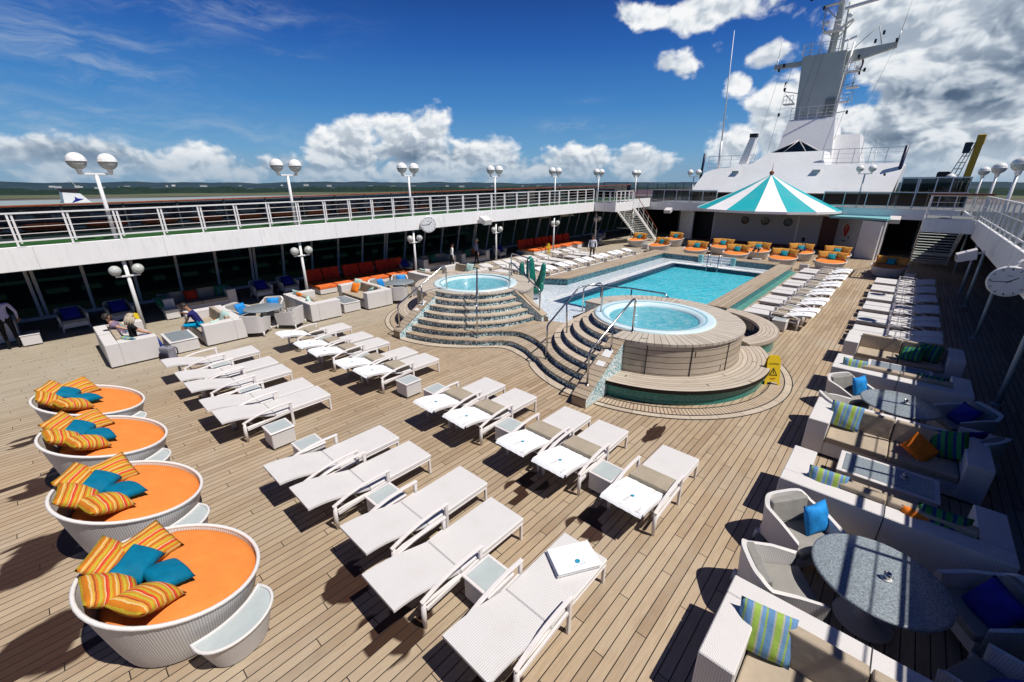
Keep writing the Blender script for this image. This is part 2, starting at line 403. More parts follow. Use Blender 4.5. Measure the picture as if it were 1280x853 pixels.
def kids(o):
    if o.name not in KIDS: KIDS[o.name]=[c for c in bpy.data.objects if c.parent==o]
    return KIDS[o.name]
ORD=['first','second','third','fourth','fifth','sixth','seventh','eighth','ninth','tenth','eleventh','twelfth','thirteenth','fourteenth']
def arc(c,r,a0,a1,n):
    return [(c[0]+r*math.cos(R(a0+(a1-a0)*i/n)),c[1]+r*math.sin(R(a0+(a1-a0)*i/n))) for i in range(n+1)]
def crom(P,n=6):
    out=[]
    for i in range(1,len(P)-2):
        p0,p1,p2,p3=[Vector(p) for p in P[i-1:i+3]]
        for k in range(n):
            t=k/n
            out.append(tuple(.5*((2*p1)+(-p0+p2)*t+(2*p0-5*p1+4*p2-p3)*t*t+(-p0+3*p1-3*p2+p3)*t**3)))
    out.append(tuple(P[-2])); return out
# ================================================================== DECK, POOL, HOT TUBS
PX0,PX1,PY0,PY1=-10.2,-5.4,14.3,26.3
b=MB()
for x0,x1,y0,y1 in ((-25,PX0,-14,62),(PX1,8,-14,62),(PX0,PX1,-14,PY0),(PX0,PX1,PY1,62)):
    b.face([(x0,y0,0),(x1,y0,0),(x1,y1,0),(x0,y1,0)])
deck=struct(b.build('deck',M['deck']))

pool=thing('swimming_pool','rectangular turquoise swimming pool between mosaic seat walls amid the deck','pool',(-7.8,20.3,0))
def L(o,*p): return None
ox,oy=-7.8,20.3
def W(x,y,z=0): return (x-ox,y-oy,z)
b=MB()   # basin
x0,x1,y0,y1=PX0-ox,PX1-ox,PY0-oy,PY1-oy
b.face([(x0,y0,-1.25),(x1,y0,-1.25),(x1,y1,-1.25),(x0,y1,-1.25)])
for a,c in (((x0,y0),(x1,y0)),((x1,y0),(x1,y1)),((x1,y1),(x0,y1)),((x0,y1),(x0,y0))):
    b.face([(a[0],a[1],-1.25),(c[0],c[1],-1.25),(c[0],c[1],.16),(a[0],a[1],.16)])
b.build('basin',M['basin'],pool)
b=MB()
for a,c in (((x0,y0),(x1,y0)),((x1,y0),(x1,y1)),((x1,y1),(x0,y1)),((x0,y1),(x0,y0))):
    dx,dy=(0,.004) if a[1]==c[1]==y0 else (0,-.004) if a[1]==c[1]==y1 else (-.004,0) if a[0]==x1 else (.004,0)
    b.face([(a[0]+dx,a[1]+dy,.05),(c[0]+dx,c[1]+dy,.05),(c[0]+dx,c[1]+dy,.33),(a[0]+dx,a[1]+dy,.33)])
b.build('waterline_tiles',M['tile_navy'],pool)
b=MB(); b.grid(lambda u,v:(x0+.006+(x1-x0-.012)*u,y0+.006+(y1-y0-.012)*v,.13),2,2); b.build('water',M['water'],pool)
# apron: light mosaic strip, left and far and near
AZ=.33
b=MB()
b.prism([W(-11.75,14.28)[:2],W(-10.2,14.28)[:2],W(-10.2,27.95)[:2],W(-11.75,27.95)[:2]],.0,AZ)
b.prism([W(-10.195,26.3)[:2],W(-5.1,26.3)[:2],W(-5.1,27.95)[:2],W(-10.195,27.95)[:2]],.0,AZ)
b.prism([W(x,y)[:2] for x,y in ((-12.9,11.7),(-9.15,11.6),(-8.0,11.9),(-7.3,12.6),(-5.1,13.6),(-5.1,14.3),(-11.75,14.275),(-11.75,16.9),(-12.9,16.2))],0,AZ)
b.prism([W(-5.395,13.9)[:2],W(-5.1,13.9)[:2],W(-5.1,26.29)[:2],W(-5.395,26.29)[:2]],0,AZ)
b.build('apron',M['mos_light'],pool)
# navy line and white bullnose on the pool edge
b=MB()
for (xa,ya,xb,yb) in ((-10.42,14.1,-10.2,26.5),(-10.2,26.3,-5.4,26.5),(-10.2,14.1,-5.4,14.3)):
    b.box(xa-ox,xb-ox,ya-oy,yb-oy,AZ,AZ+.012,.004)
b.build('edge_tiles',M['tile_navy'],pool)
b=MB(); b.tube([W(-10.66,14.0,AZ+.01),W(-10.66,26.75,AZ+.01),W(-5.4,26.75,AZ+.01)],.045,6); b.build('bullnose',M['white'],pool)
# seat walls: left, far left, far right
LZ=.66
def wallseg(poly,name):
    b=MB(); b.prism([W(*p)[:2] for p in poly],0,LZ-.05); w=b.build(name,M['mos_wall'],pool)
    cx=sum(p[0] for p in poly)/len(poly); cy=sum(p[1] for p in poly)/len(poly)
    b=MB(); b.prism([W(cx+(p[0]-cx)*1.012,cy+(p[1]-cy)*1.004)[:2] for p in poly],LZ-.048,LZ)
    m=M['teak_x'] if abs(poly[2][1]-poly[0][1])>3 else M['teak_y']
    b.build('seat',m,w); return w
wallseg([(-12.75,16.35),(-11.75,17.05),(-11.75,27.94),(-11.75,28.9),(-12.75,28.9)],'seat_wall')
wallseg([(-11.74,27.96),(-9.25,27.96),(-9.25,28.9),(-11.74,28.9)],'seat_wall')
wallseg([(-7.35,27.96),(-5.12,27.96),(-5.12,28.9),(-7.35,28.9)],'seat_wall')
b=MB()  # steps in the gap of the far wall
for k in range(3): b.box(-9.24-ox,-7.36-ox,27.96+.3*k-oy,28.86-oy,.33+.11*k*1.0+(.002 if k else 0),.33+.11*(k+1))
b.build('steps',M['mos_light'],pool)
for xx in (-9.25,-7.35):
    b=MB(); b.box(xx-.13-ox,xx+.13-ox,27.75-oy,27.955-oy,0,.80,.02); b.build('pillar',M['tealroof'],pool)
# right parapet and stepped outer strip
b=MB(); b.box(-5.09-ox,-4.40-ox,16.9-oy,28.6-oy,0,.56); w=b.build('parapet',M['mos_wall'],pool)
b=MB(); b.box(-5.12-ox,-4.37-ox,16.85-oy,28.62-oy,.562,.62,.01); b.build('seat',M['teak_x'],w)
b=MB(); b.box(-4.395-ox,-4.12-ox,17.2-oy,28.6-oy,0,.30); b.build('planter_strip',plain('teal_strip',(.10,.30,.25),.35,var=.2,vscale=3),pool)
b=MB(); b.box(-4.115-ox,-3.93-ox,17.2-oy,28.6-oy,0,.32,.01); b.build('kerb',M['teak_x'],pool)
# curved bench that ends the parapet
cbx,cby=-4.72,14.95
root=thing('curved_bench','curved teak bench on green mosaic base curling behind the right hot tub','bench',(cbx,cby,0))
b=MB(); b.prism(arc((0,0),2.36,88,-34,26)+arc((0,0),1.94,-34,88,22),0,.40); b.build('base',M['mos_teal'],root)
b=MB(); b.prism(arc((0,0),2.44,89,-35,30)+arc((0,0),1.88,-35,89,26),.402,.50); b.build('seat',M['teak_r'],root)
b=MB(); b.prism(arc((0,0),1.935,88,-30,22)+arc((0,0),1.86,-30,88,22),0,.398); b.build('liner',M['tile_navy'],root)
# grab rails and ladder in the pool
def uprail(name,pts,r,par,mat='steel',n=8):
    b=MB(); b.tube(pts,r,n); return b.build(name,M[mat],par)
lad=thing('pool_ladder','stainless steel ladder at the far end of the swimming pool','ladder',(-8.0,26.3,0))
for sx in (-.3,.3):
    uprail('rail',[(sx,.55,.35),(sx,.5,1.0),(sx,.35,1.12),(sx,.1,1.12),(sx,-.08,1.0),(sx,-.1,-.9)],.025,lad)
for z in (-.1,.13,-.4,.4): uprail('rung',[(-.3,-.1,z),(.3,-.1,z)],.02,lad)
# long U-shaped pool rail standing on the near apron
rl=thing('pool_handrail','long stainless handrail running along the near end of the pool','handrail',(-7,14.1,0))
def toL(o,pts): return [(p[0]-o.location.x,p[1]-o.location.y,p[2]) for p in pts]
from_px=[(-8.6,13.7),(-8.2,14.1),(-7.2,15.0),(-5.6,14.6)]
uprail('rail',toL(rl,[(-8.62,13.6,.33),(-8.62,13.6,1.25),(-8.5,13.75,1.38),(-7.0,14.15,1.42),(-5.75,14.2,1.42),(-5.6,14.2,1.32),(-5.6,14.2,.33)]),.028,rl)
for x,y in ((-8.05,13.9),(-6.95,14.16)): uprail('post',toL(rl,[(x,y,.33),(x,y,1.40)]),.024,rl)
for i,x in enumerate((-7.1,-6.45,-5.75)):
    t=thing('grab_rail','small chrome grab rail in the pool behind the hot tub, %s from the left'%ORD[i],'grab rail',(x,14.6,0),0,'grab rails in the pool')
    uprail('rail',[(0,-.25,.2),(0,-.2,.55),(0,.1,.62),(0,.35,.4),(0,.55,0)],.025,t,'chrome')
    uprail('rail',[(.35,-.25,.2),(.35,-.2,.55),(.35,.1,.62),(.35,.35,.4),(.35,.55,0)],.025,t,'chrome')

# shared two-level platform with its S-curved front
CL=(-12.25,11.4); CR=(-5.05,11.85)
plat=thing('step_platform','low curved teak platform with mosaic risers linking the two hot tubs','steps',(-8.8,10.5,0))
def S1(off=0.):
    A=arc(CL,3.52+off,-93,-52,14)
    B=arc(CR,3.45+off,233,271,12)
    mid=crom([A[-3],A[-1],(-9.55,9.0-off),(-8.85,9.62-off),(-8.1,9.55-off),(-7.5,9.25-off*.7),B[0],B[2]],5)
    return A[:-1]+mid+B[1:]
def S2(off=0.):
    A=arc(CL,3.25+off,-93,-46,14)
    B=arc(CR,3.16+off,225,271,12)
    mid=crom([A[-3],A[-1],(-9.5,9.65-off),(-8.85,10.12-off),(-8.05,10.0-off),B[0],B[2]],5)
    return A[:-1]+mid+B[1:]
def lp(P): return [(x+8.8,y-10.5) for x,y in P]
back=[(-5.0,12.0),(-7.8,11.95),(-9.2,11.72),(-12.25,11.5)]
b=MB(); b.prism(lp(S1()+back),0,.14); b.build('riser',M['mos_step'],plat)
b=MB(); b.prism(lp(S1(.03)+back),.142,.186); b.build('tread',M['teak_x'],plat)
b=MB(); b.prism(lp(S2()+back),.188,.326); b.build('riser',M['mos_step'],plat)
b=MB(); b.prism(lp(S2(.03)+back),.328,.372); b.build('tread',M['teak_x'],plat)
# pale kerb line let into the deck round the platform
def ringband(P0,P1,z0,z1,name,mat,par,loc):
    b=MB(); n=len(P0)
    for i in range(n-1):
        q=[P0[i],P1[i],P1[i+1],P0[i+1]]
        b.face([(x-loc[0],y-loc[1],z1) for x,y in q])
    return b.build(name,mat,par)
ringband(S1(.05),S1(.30),0,.006,'border',M['tread'],plat,(-8.8,10.5))
b=MB(); b.tube([(x+8.8,y-10.5,.008) for x,y in S1(.31)],.012,4); b.build('caulk_line',M['darkmetal'],plat)

def hot_tub(C,rw,a0,a1,rk,label,rim,water_r,side):
    t=thing('hot_tub',label,'hot tub',(C[0],C[1],0))
    H7=1.302
    # stair sector levels 3..7
    for k in range(3,8):
        r=rk(k); z1=k*.186; z0=.374 if k==3 else (k-1)*.186+.002
        P=arc((0,0),r,a0,a1,30)
        rin=1.3
        Q=arc((0,0),rin,a1,a0,18)
        b=MB(); b.prism(P+Q,z0,z1-.046); b.build('riser',M['mos_step'],t)
        if k<7:
            b=MB(); b.prism(arc((0,0),r+.03,a0,a1,30)+Q,z1-.044,z1); b.build('step',M['tread'],t)
    # wall outside the stairs
    b=MB(); b.lathe([(rw,0),(rw,H7-.07)],48,R(a1),R(a0+360)); b.build('wall',M['teak_z'],t)
    # closing walls where the stairs cut into the tub
    for a_ in (a0,a1):
        c_,s__=math.cos(R(a_)),math.sin(R(a_)); b=MB(); b.obar((c_*1.35,s__*1.35,.65),(c_*(rw-.01),s__*(rw-.01),.65),.04,1.16); b.build('end_wall',M['mos_cheek'],t)
    # deck top, two sectors
    b=MB()
    b.prism(arc((0,0),rw+.04,a1,a0+360,54)+arc((0,0),rim-.02,a0+360,a1,54),H7-.068,H7)
    b.prism(arc((0,0),rk(7)+.04,a0,a1,24)+arc((0,0),rim-.02,a1,a0,24),H7-.044,H7-.001)
    b.build('deck_top',M['teak_a'],t)
    # moulded acrylic rim and shell
    b=MB(); b.lathe([(rim+.02,H7),(rim+.015,H7+.03),(rim-.03,H7+.045),(water_r+.16,H7+.035),(water_r+.06,H7-.01),(water_r,H7-.06),(water_r-.02,H7-.25),(.85,H7-.45),(.8,H7-.85),(.01,H7-.9)],56)
    b.build('shell',M['spa_shell'],t)
    b=MB(); b.lathe([(rim-.26,H7+.0405),(rim-.20,H7+.0445)],56); b.build('overflow_groove',plain('groove_blue',(.25,.50,.58),.3),t)
    b=MB(); b.lathe([(.01,H7-.075),(.6,H7-.07),(water_r+.005,H7-.075)],56); b.build('water',M['spawater'],t)
    return t
rL=lambda k:1.9+.27*(7-k); rR=lambda k:1.75+.28*(7-k)
tl=hot_tub(CL,2.3,-92,2,rL,'left round hot tub of bubbling water, steps facing down to the right','',1.6,1.25) if False else hot_tub(CL,2.3,-92,2,rL,'left round hot tub of bubbling water with wide blue mosaic steps',1.62,1.25,'L')
tr=hot_tub(CR,2.42,178,270,rR,'right round hot tub clad in horizontal teak planks beside the pool',1.70,1.27,'R')
# cheeks: sloped walls beside the steps
def cheek(par,C,p0,p1,w,z0,z1,zb=0.,tiles=True,flat=.15):
    """sloping wall from p0 (low) to p1 (high)"""
    p0=Vector((p0[0]-C[0],p0[1]-C[1],0)); p1=Vector((p1[0]-C[0],p1[1]-C[1],0)); d=(p1-p0); Ln=d.length; d.normalize(); s=Vector((-d.y,d.x,0))*w/2
    prof=[(0,zb),(Ln,zb),(Ln,z1),(0,z0)]
    b=MB(); A=[b.bm.verts.new(p0+d*u+s+Vector((0,0,z))) for u,z in prof]; B=[b.bm.verts.new(p0+d*u-s+Vector((0,0,z))) for u,z in prof]
    b.bm.faces.new(A); b.bm.faces.new(B[::-1])
    for i in range(4): b.bm.faces.new((A[i],A[(i+1)%4],B[(i+1)%4],B[i]))
    o=b.build('cheek_wall',M['mos_cheek'],par)
    b=MB(); e=Vector((0,0,.035)); b.obar(p0-d*.02+Vector((0,0,z0))+e*.6,p1+Vector((0,0,z1))+e*.6,w+.05,.04,bev=.006)
    b.obar(p0-d*.012+Vector((0,0,zb)),p0-d*.012+Vector((0,0,z0)),w+.03,.02)
    b.build('coping',M['teak_y'],o)
    if tiles:
        b=MB()
        for k in range(4):
            u=(k+.55)/5; c=p0+d*Ln*u+Vector((0,0,z0+(z1-z0)*u))+Vector((0,0,.046)); sl=(d*Ln+Vector((0,0,z1-z0))).normalized()
            b.obar(c-sl*.12,c+sl*.12,w*.62,.008)
        b.build('white_tile',M['white'],o)
    return o
cheek(tl,CL,(-12.2,7.62),(-12.2,9.25),.34,.22,1.26)
cheek(tl,CL,(-8.95,11.62),(-10.15,11.55),.30,.55,1.26,.33,False)
cheek(tr,CR,(-4.88,7.78),(-4.88,9.45),.36,.22,1.26)
cheek(tr,CR,(-7.9,12.15),(-6.75,12.0),.30,.62,1.26,.33,False)
# bench round the front of the right tub
b=MB(); b.prism(arc((0,0),3.12,273,396,60)+arc((0,0),2.43,396,273,60),0,.33); b.build('bench_base',M['mos_teal'],tr)
b=MB(); b.prism(arc((0,0),3.22,272.5,397,64)+arc((0,0),2.425,397,272.5,60),.332,.43); b.build('bench',M['teak_r'],tr)
for a in (292,318,345): # dark joints in the plank wall
    b=MB(); c,s_=math.cos(R(a)),math.sin(R(a)); b.obar((c*2.425,s_*2.425,.44),(c*2.425,s_*2.425,1.23),.02,.02); b.build('joint',M['darkmetal'],tr)
# ditto left tub back bench (seen at its left side)
b=MB(); b.prism(arc((0,0),3.05,178,266,40)+arc((0,0),2.31,266,178,40),.33,.43); b.build('bench',M['teak_r'],tl)
b=MB(); b.prism(arc((0,0),2.95,178,266,40)+arc((0,0),2.31,266,178,40),0,.328); b.build('bench_base',M['mos_teal'],tl)
# gutter gratings let into the deck
for (C,a0,a1,tt) in ((CR,276,392,tr),(CL,182,262,tl)):
    r0,r1=(3.28,3.60) if C is CR else (3.12,3.4)
    b=MB(); b.prism(arc((0,0),r1,a0,a1,50)+arc((0,0),r0,a1,a0,50),.001,.008); b.build('gutter',M['grate'],tt)
    for rr in (r0,r1):
        b=MB(); b.tube([(x,y,.01) for x,y in arc((0,0),rr,a0,a1,50)],.014,4); b.build('caulk_line',M['darkmetal'],tt)
    b=MB(); b.prism(arc((0,0),r1+.17,a0,a1,50)+arc((0,0),r1+.015,a1,a0,50),.001,.007); b.build('border',M['tread'],tt)
    b=MB(); b.tube([(x,y,.01) for x,y in arc((0,0),r1+.18,a0,a1,50)],.012,4); b.build('caulk_line',M['darkmetal'],tt)

# handrails
def handrail(label,pts,posts,r=.026):
    o=Vector(pts[0]); t=thing('handrail',label,'handrail',(o.x,o.y,0))
    uprail('rail',[(p[0]-o.x,p[1]-o.y,p[2]) for p in pts],r,t)
    for p0,p1 in posts: 
        uprail('post',[(p0[0]-o.x,p0[1]-o.y,p0[2]),(p1[0]-o.x,p1[1]-o.y,p1[2])],r*.95,t)
        b=MB(); b.lathe([(.06,0),(.055,.012),(.01,.014)],12,c=(p0[0]-o.x,p0[1]-o.y,p0[2])); b.build('base_flange',M['steel'],t)
    return t
handrail('sloping steel handrail on the cheek wall left of the left hot tub steps',[(-12.2,7.75,.27),(-12.2,7.75,1.10),(-12.2,7.8,1.16),(-12.15,9.65,2.15),(-12.15,9.8,2.17),(-12.15,9.85,2.1),(-12.15,9.86,1.31)],[((-12.2,7.75,.27),(-12.2,7.75,1.1)),((-12.18,8.75,.98),(-12.18,8.75,1.68)),((-12.15,9.86,1.31),(-12.15,9.86,2.1))])
handrail('steel handrail from the left hot tub down its right cheek wall',[(-9.15,11.6,.45),(-9.15,11.6,1.42),(-9.2,11.6,1.48),(-10.5,11.7,2.2),(-10.65,11.7,2.22),(-10.7,11.7,2.12),(-10.7,11.7,1.3)],[((-9.15,11.6,.5),(-9.15,11.6,1.42)),((-10.7,11.7,1.3),(-10.7,11.7,2.12))])
handrail('U-shaped steel grab rail on the far side of the left hot tub',[(-12.1,13.35,1.3),(-12.1,13.35,2.15),(-12.0,13.3,2.25),(-10.85,12.9,2.25),(-10.7,12.85,2.15),(-10.7,12.85,1.3)],[((-12.1,13.35,1.3),(-12.1,13.35,2.1)),((-10.7,12.85,1.3),(-10.7,12.85,2.1))])
handrail('straight steel handrail post on the middle of the left hot tub steps',[(-9.78,9.12,.19),(-9.78,9.12,1.22),(-9.83,9.17,1.27),(-10.55,9.9,2.18),(-10.66,10.0,2.2),(-10.69,10.03,2.1),(-10.69,10.03,1.31)],[((-9.78,9.12,.19),(-9.78,9.12,1.2)),((-10.69,10.03,1.31),(-10.69,10.03,2.1))])
handrail('long steel handrail climbing the left side of the right hot tub steps',[(-6.98,9.22,.19),(-6.98,9.22,1.18),(-6.98,9.27,1.24),(-6.75,10.4,2.15),(-6.4,11.0,2.22),(-6.35,11.05,2.12),(-6.35,11.05,1.31)],[((-6.98,9.22,.19),(-6.98,9.22,1.18)),((-7.0,10.25,.56),(-6.86,9.95,1.8)),((-6.35,11.05,1.31),(-6.35,11.05,2.12))])
handrail('sloping steel handrail on the cheek wall beside the right tub planks',[(-4.88,8.1,.5),(-4.88,8.1,1.25),(-4.88,8.15,1.31),(-4.84,9.95,2.18),(-4.83,10.07,2.2),(-4.82,10.1,2.12),(-4.82,10.1,1.31)],[((-4.88,8.1,.45),(-4.88,8.1,1.25)),((-4.86,9.1,1.08),(-4.86,9.1,1.75)),((-4.82,10.1,1.31),(-4.82,10.1,2.1))])
# cactus-shaped sculpture in a pale planter behind the left tub
t=thing('cactus_sculpture','green glazed cactus shaped sculpture in a white pot behind the hot tub','sculpture',(-11.5,14.0,.33))
b=MB(); b.lathe([(.01,0),(.34,0),(.42,.12),(.44,.34),(.36,.36),(.01,.34)],20); b.build('pot',M['mos_light'],t)
def lobe(pts,r,name='pad'):
    b=MB(); n=14
    P=crom([pts[0]]+pts+[pts[-1]],4); rr=[r*(.55+.5*math.sin(PI*min(1,(i+1.5)/len(P)))**.7) for i in range(len(P))]; rr[-1]=r*.25
    b.tube(P,rr,n); return b.build(name,M['cactus'],t)
lobe([(0,0,.25),(-.05,0,.7),(-.12,.05,1.2),(-.16,.05,1.75)],.20,'trunk')
lobe([(.0,0,.45),(.25,.1,.55),(.42,.15,.95),(.5,.18,1.55)],.15,'arm')
lobe([(-.1,0,.7),(-.35,-.1,.8),(-.45,-.15,1.15),(-.42,-.15,1.5)],.13,'arm')
lobe([(.1,-.1,.25),(.3,-.15,.35),(.5,-.05,.45),(.55,0,.75)],.14,'arm')
# ================================================================== SUN LOUNGERS
NEXT={}
def lounger_bed(z): pass
def make_lounger(label,bolster=False):
    t=thing('sun_lounger',label,'sun lounger')
    W2=.345
    b=MB()  # side rails and end rail
    for s in (-1,1): b.obar((s*(W2-.02),-.70,.30),(s*(W2-.02),1.03,.30),.04,.03,bev=.006)
    b.obar((-W2+.045,-.58,.30),(W2-.045,-.58,.30),.035,.035)
    b.build('frame',M['frame'],t)
    b=MB(); b.box(-W2,W2,-.135,1.085,.318,.395,.014); b.build('seat',M['sling'],t)
    b=MB()  # gently curved raised back
    def zz(v): return .375+.20*math.sin(min(1,v)*PI*.5)**1.15
    def yy(v): return -.145-.95*v
    n=10
    prof=[(yy(i/n),zz(i/n)) for i in range(n+1)]
    A=[];B=[]
    for i,(y_,z_) in enumerate(prof):
        A.append([b.bm.verts.new((s*W2,y_,z_+.018)) for s in (-1,1)]); B.append([b.bm.verts.new((s*W2,y_,z_-.018)) for s in (-1,1)])
    for i in range(n):
        for f in ((A[i][0],A[i][1],A[i+1][1],A[i+1][0]),(B[i][0],B[i][1],B[i+1][1],B[i+1][0]),(A[i][0],A[i+1][0],B[i+1][0],B[i][0]),(A[i][1],A[i+1][1],B[i+1][1],B[i][1])):
            b.bm.faces.new(f)
    b.bm.faces.new((A[0][0],A[0][1],B[0][1],B[0][0])); b.bm.faces.new((A[n][0],A[n][1],B[n][1],B[n][0]))
    b.build('backrest',M['sling'],t)
    for s in (-1,1):
        X=s*(W2+.035)
        b=MB()   # arched armrest
        P=[(X,.21,.555),(X,-.05,.562),(X,-.30,.545),(X,-.52,.505),(X,-.76,.43)]
        for p,q in zip(P[:-1],P[1:]): b.obar(p,Vector(q)+(Vector(q)-Vector(p)).normalized()*.012,.055,.032,bev=.006)
        b.build('armrest',M['frame'],t)
        b=MB(); b.obar((X,.175,0),(X,.175,.545),.04,.055,bev=.006); b.build('leg',M['frame'],t)
        b=MB(); b.tube([(X,-.74,0),(X,-.75,.22),(X,-.74,.43)],[.022,.034,.030],8); b.build('leg',M['frame'],t)
        b=MB(); b.obar((X*.985,-.70,.27),(X*.985,.15,.345),.03,.045); b.build('brace',M['frame'],t)
        b=MB(); b.obar((s*(W2-.022),1.045,0),(s*(W2-.022),1.045,.31),.042,.042,bev=.006); b.build('leg',M['frame'],t)
    if bolster:
        b=MB(); b.box(-W2+.02,W2-.02,-.27,.13,.41,.49,.03,seg=3)
        for v in b.bm.verts: v.co.z+=.05*max(0,(-.05-v.co.y))*1.5
        b.build('headrest_pad',M['bolster'],t)
    return t
def make_towel():
    o=MB(); W2=.335
    def zz(v): return .375+.20*math.sin(min(1,v)*PI*.5)**1.15
    def fn(u,v):
        y=-.24-.90*v; 
        k=(y+.145)/-.95
        z=zz(min(k,1))+.022+.004*math.sin(u*9)*math.sin(v*7+u*5)+.003*math.sin(u*31+v*3)
        ed=.006*math.sin(v*13)
        zc=z if k<=1 else z-.05*((k-1)/.05)
        return ((u-.5)*2*W2+ed*(u-.5)*2,y,zc)
    o.grid(fn,16,18)
    me=o.build('towel',[M['towel']],recalc=False)
    # thickness
    return me
BLOCK_LOUNGERS=[]
# prototypes
protoA=make_lounger('proto'); protoB=make_lounger('proto',True)
USED=set()
def logo(parent,cx,cy,z,s=1.,rot=0.):
    """round two-tone emblem with a line of small script beneath"""
    c,sn=math.cos(rot),math.sin(rot)
    def T(x,y,dz=0): return (cx+(x*c-y*sn)*s,cy+(x*sn+y*c)*s,z+dz)
    b=MB(); 
    b.face([T(.030*math.cos(a),.030*math.sin(a)) for a in [2*PI*i/14 for i in range(14)]],0)
    b.face([T(.012+.015*math.cos(a),.002+.017*math.sin(a),.0015) for a in [2*PI*i/10 for i in range(10)]],1)
    o=b.build('emblem',[M['logoblue'],M['tealL']],parent,recalc=False)
    b=MB(); x=-.075
    for k,h in enumerate((.020,.011,.013,.011,.017,.011,.020)):
        xx=x+k*.023
        b.face([T(xx,-.058),T(xx+.006,-.058),T(xx+.009,-.058+h),T(xx+.003,-.058+h)])
        b.face([T(xx+.006,-.058,.0006),T(xx+.015,-.058+h*.45,.0006),T(xx+.016,-.054+h*.45,.0006),T(xx+.006,-.053,.0006)])
    b.build('lettering',M['logotext'],parent,recalc=False)
towelP=thing('pool_towel','proto','towel')
_tw=make_towel(); _tw.name='towel_cloth'; _tw.parent=towelP
logo(towelP,.03,-.80,.575,.95,PI)
for ch in kids(towelP):
    if ch.name.startswith(('emblem','lettering')):
        for v in ch.data.vertices:
            k=(v.co.y+.145)/-.95; v.co.z+= .375+.20*math.sin(min(1,k)*PI*.5)**1.15+.022+.006-.575
def place(proto,x,y,rz,label,group):
    if proto.name not in USED:
        USED.add(proto.name); proto.location=(x,y,0); proto.rotation_euler=(0,0,rz); proto['label']=label; proto['group']=group; return proto
    return dup(proto,(x,y,0),rz,label,group)
# front row (no towels), foot ends at y about 3.8-4.0
F=[(-2.27,3.98,2.14),(-3.56,3.80,0),(-4.50,4.0,0),(-5.82,3.86,0),(-6.72,3.80,0),(-9.44,3.76,0),(-10.20,3.72,0),(-11.48,3.72,0),(-12.34,3.71,0),(-13.62,3.67,0)]
for i,(x,y,_) in enumerate(F):
    place(protoA,x,y-1.07,random.uniform(-.012,.012),'bare white sun lounger in the row nearest the camera, %s from the right'%ORD[i],'bare white sun loungers in the row nearest the camera')
Mr=[(-2.17,6.98),(-3.52,6.97),(-4.38,6.96),(-5.80,6.89),(-6.74,6.85),(-9.26,6.82),(-10.12,6.74),(-11.44,6.64),(-12.34,6.62),(-13.72,6.62)]
for i,(x,y) in enumerate(Mr):
    rz=random.uniform(-.015,.015)
    place(protoB,x,y-1.07,rz,'white sun lounger with beige headrest in the second row, %s from the right'%ORD[i],'sun loungers with towels in the second row')
    place(towelP,x+random.uniform(-.01,.01),y-1.07,rz+random.uniform(-.02,.02),'white towel covering the back of the second row lounger, %s from the right'%ORD[i],'towels on the second row of loungers')
# starboard columns, head toward +x : local +y (foot) -> -x
c1=[17.75+2.1*k+d for k in range(6) for d in (.30,1.08)]
for i,y in enumerate(c1):
    rz=PI/2+random.uniform(-.02,.02); x=-2.90+random.uniform(-.04,.04)
    place(protoB,x,y,rz,'lounger with white towel between the pool and the walkway, %s from the near end'%ORD[i],'loungers beside the pool on the right')
    place(towelP,x,y,rz,'white towel over the lounger right of the pool, %s from the near end'%ORD[i],'towels on the loungers right of the pool')
c2=[17.1+2.1*k+d for k in range(6) for d in (.34,1.10)]
for i,y in enumerate(c2):
    place(protoA,.42+random.uniform(-.03,.03),y,PI/2+random.uniform(-.02,.02),'half shaded white lounger on the starboard side, %s from the sofas'%ORD[i],'loungers in the starboard row behind the sofas')
# port side rows behind the left hot tub
for i in range(12):
    y=17.35+ .98*i + (.18 if i%2 else 0); rz=-PI/2+random.uniform(-.02,.02)+0
    place(protoB,-13.85,y,rz,'beige headrest lounger beside the port seat wall, %s from the near end'%ORD[i],'loungers along the port side of the pool')
    if i<12: place(towelP,-13.85,y,rz,'white towel on the lounger beside the port seat wall, %s from the near end'%ORD[i],'towels on the loungers along the port side of the pool')
for i in range(9):
    y=17.3+1.0*i+(.16 if i%2 else 0)+(0.8 if i>5 else 0)
    place(protoA if i%3 else protoB,-16.95,y,-PI/2+random.uniform(-.03,.03),'white lounger in the outer port row near the glass wall, %s from the near end'%ORD[i],'loungers in the outer port row')
# folded towel on the front lounger
t=thing('folded_towel','folded white towel with blue logo on the foot of the front lounger','towel',(-2.24,3.66,.397),R(58))
b=MB()
b.box(-.29,.29,-.20,.20,0,.022,.009,seg=2); b.box(-.30,.28,-.21,.20,.023,.045,.01,seg=2); b.build('lower_fold',M['towel'],t)
b=MB(); b.box(-.29,.30,-.215,.205,.046,.074,.012,seg=2)
for v in b.bm.verts: v.co.z+=.006*math.sin(v.co.x*12+v.co.y*7)
b.build('upper_fold',M['towel'],t)
logo(t,.02,-.09,.0835,1.1,R(8))
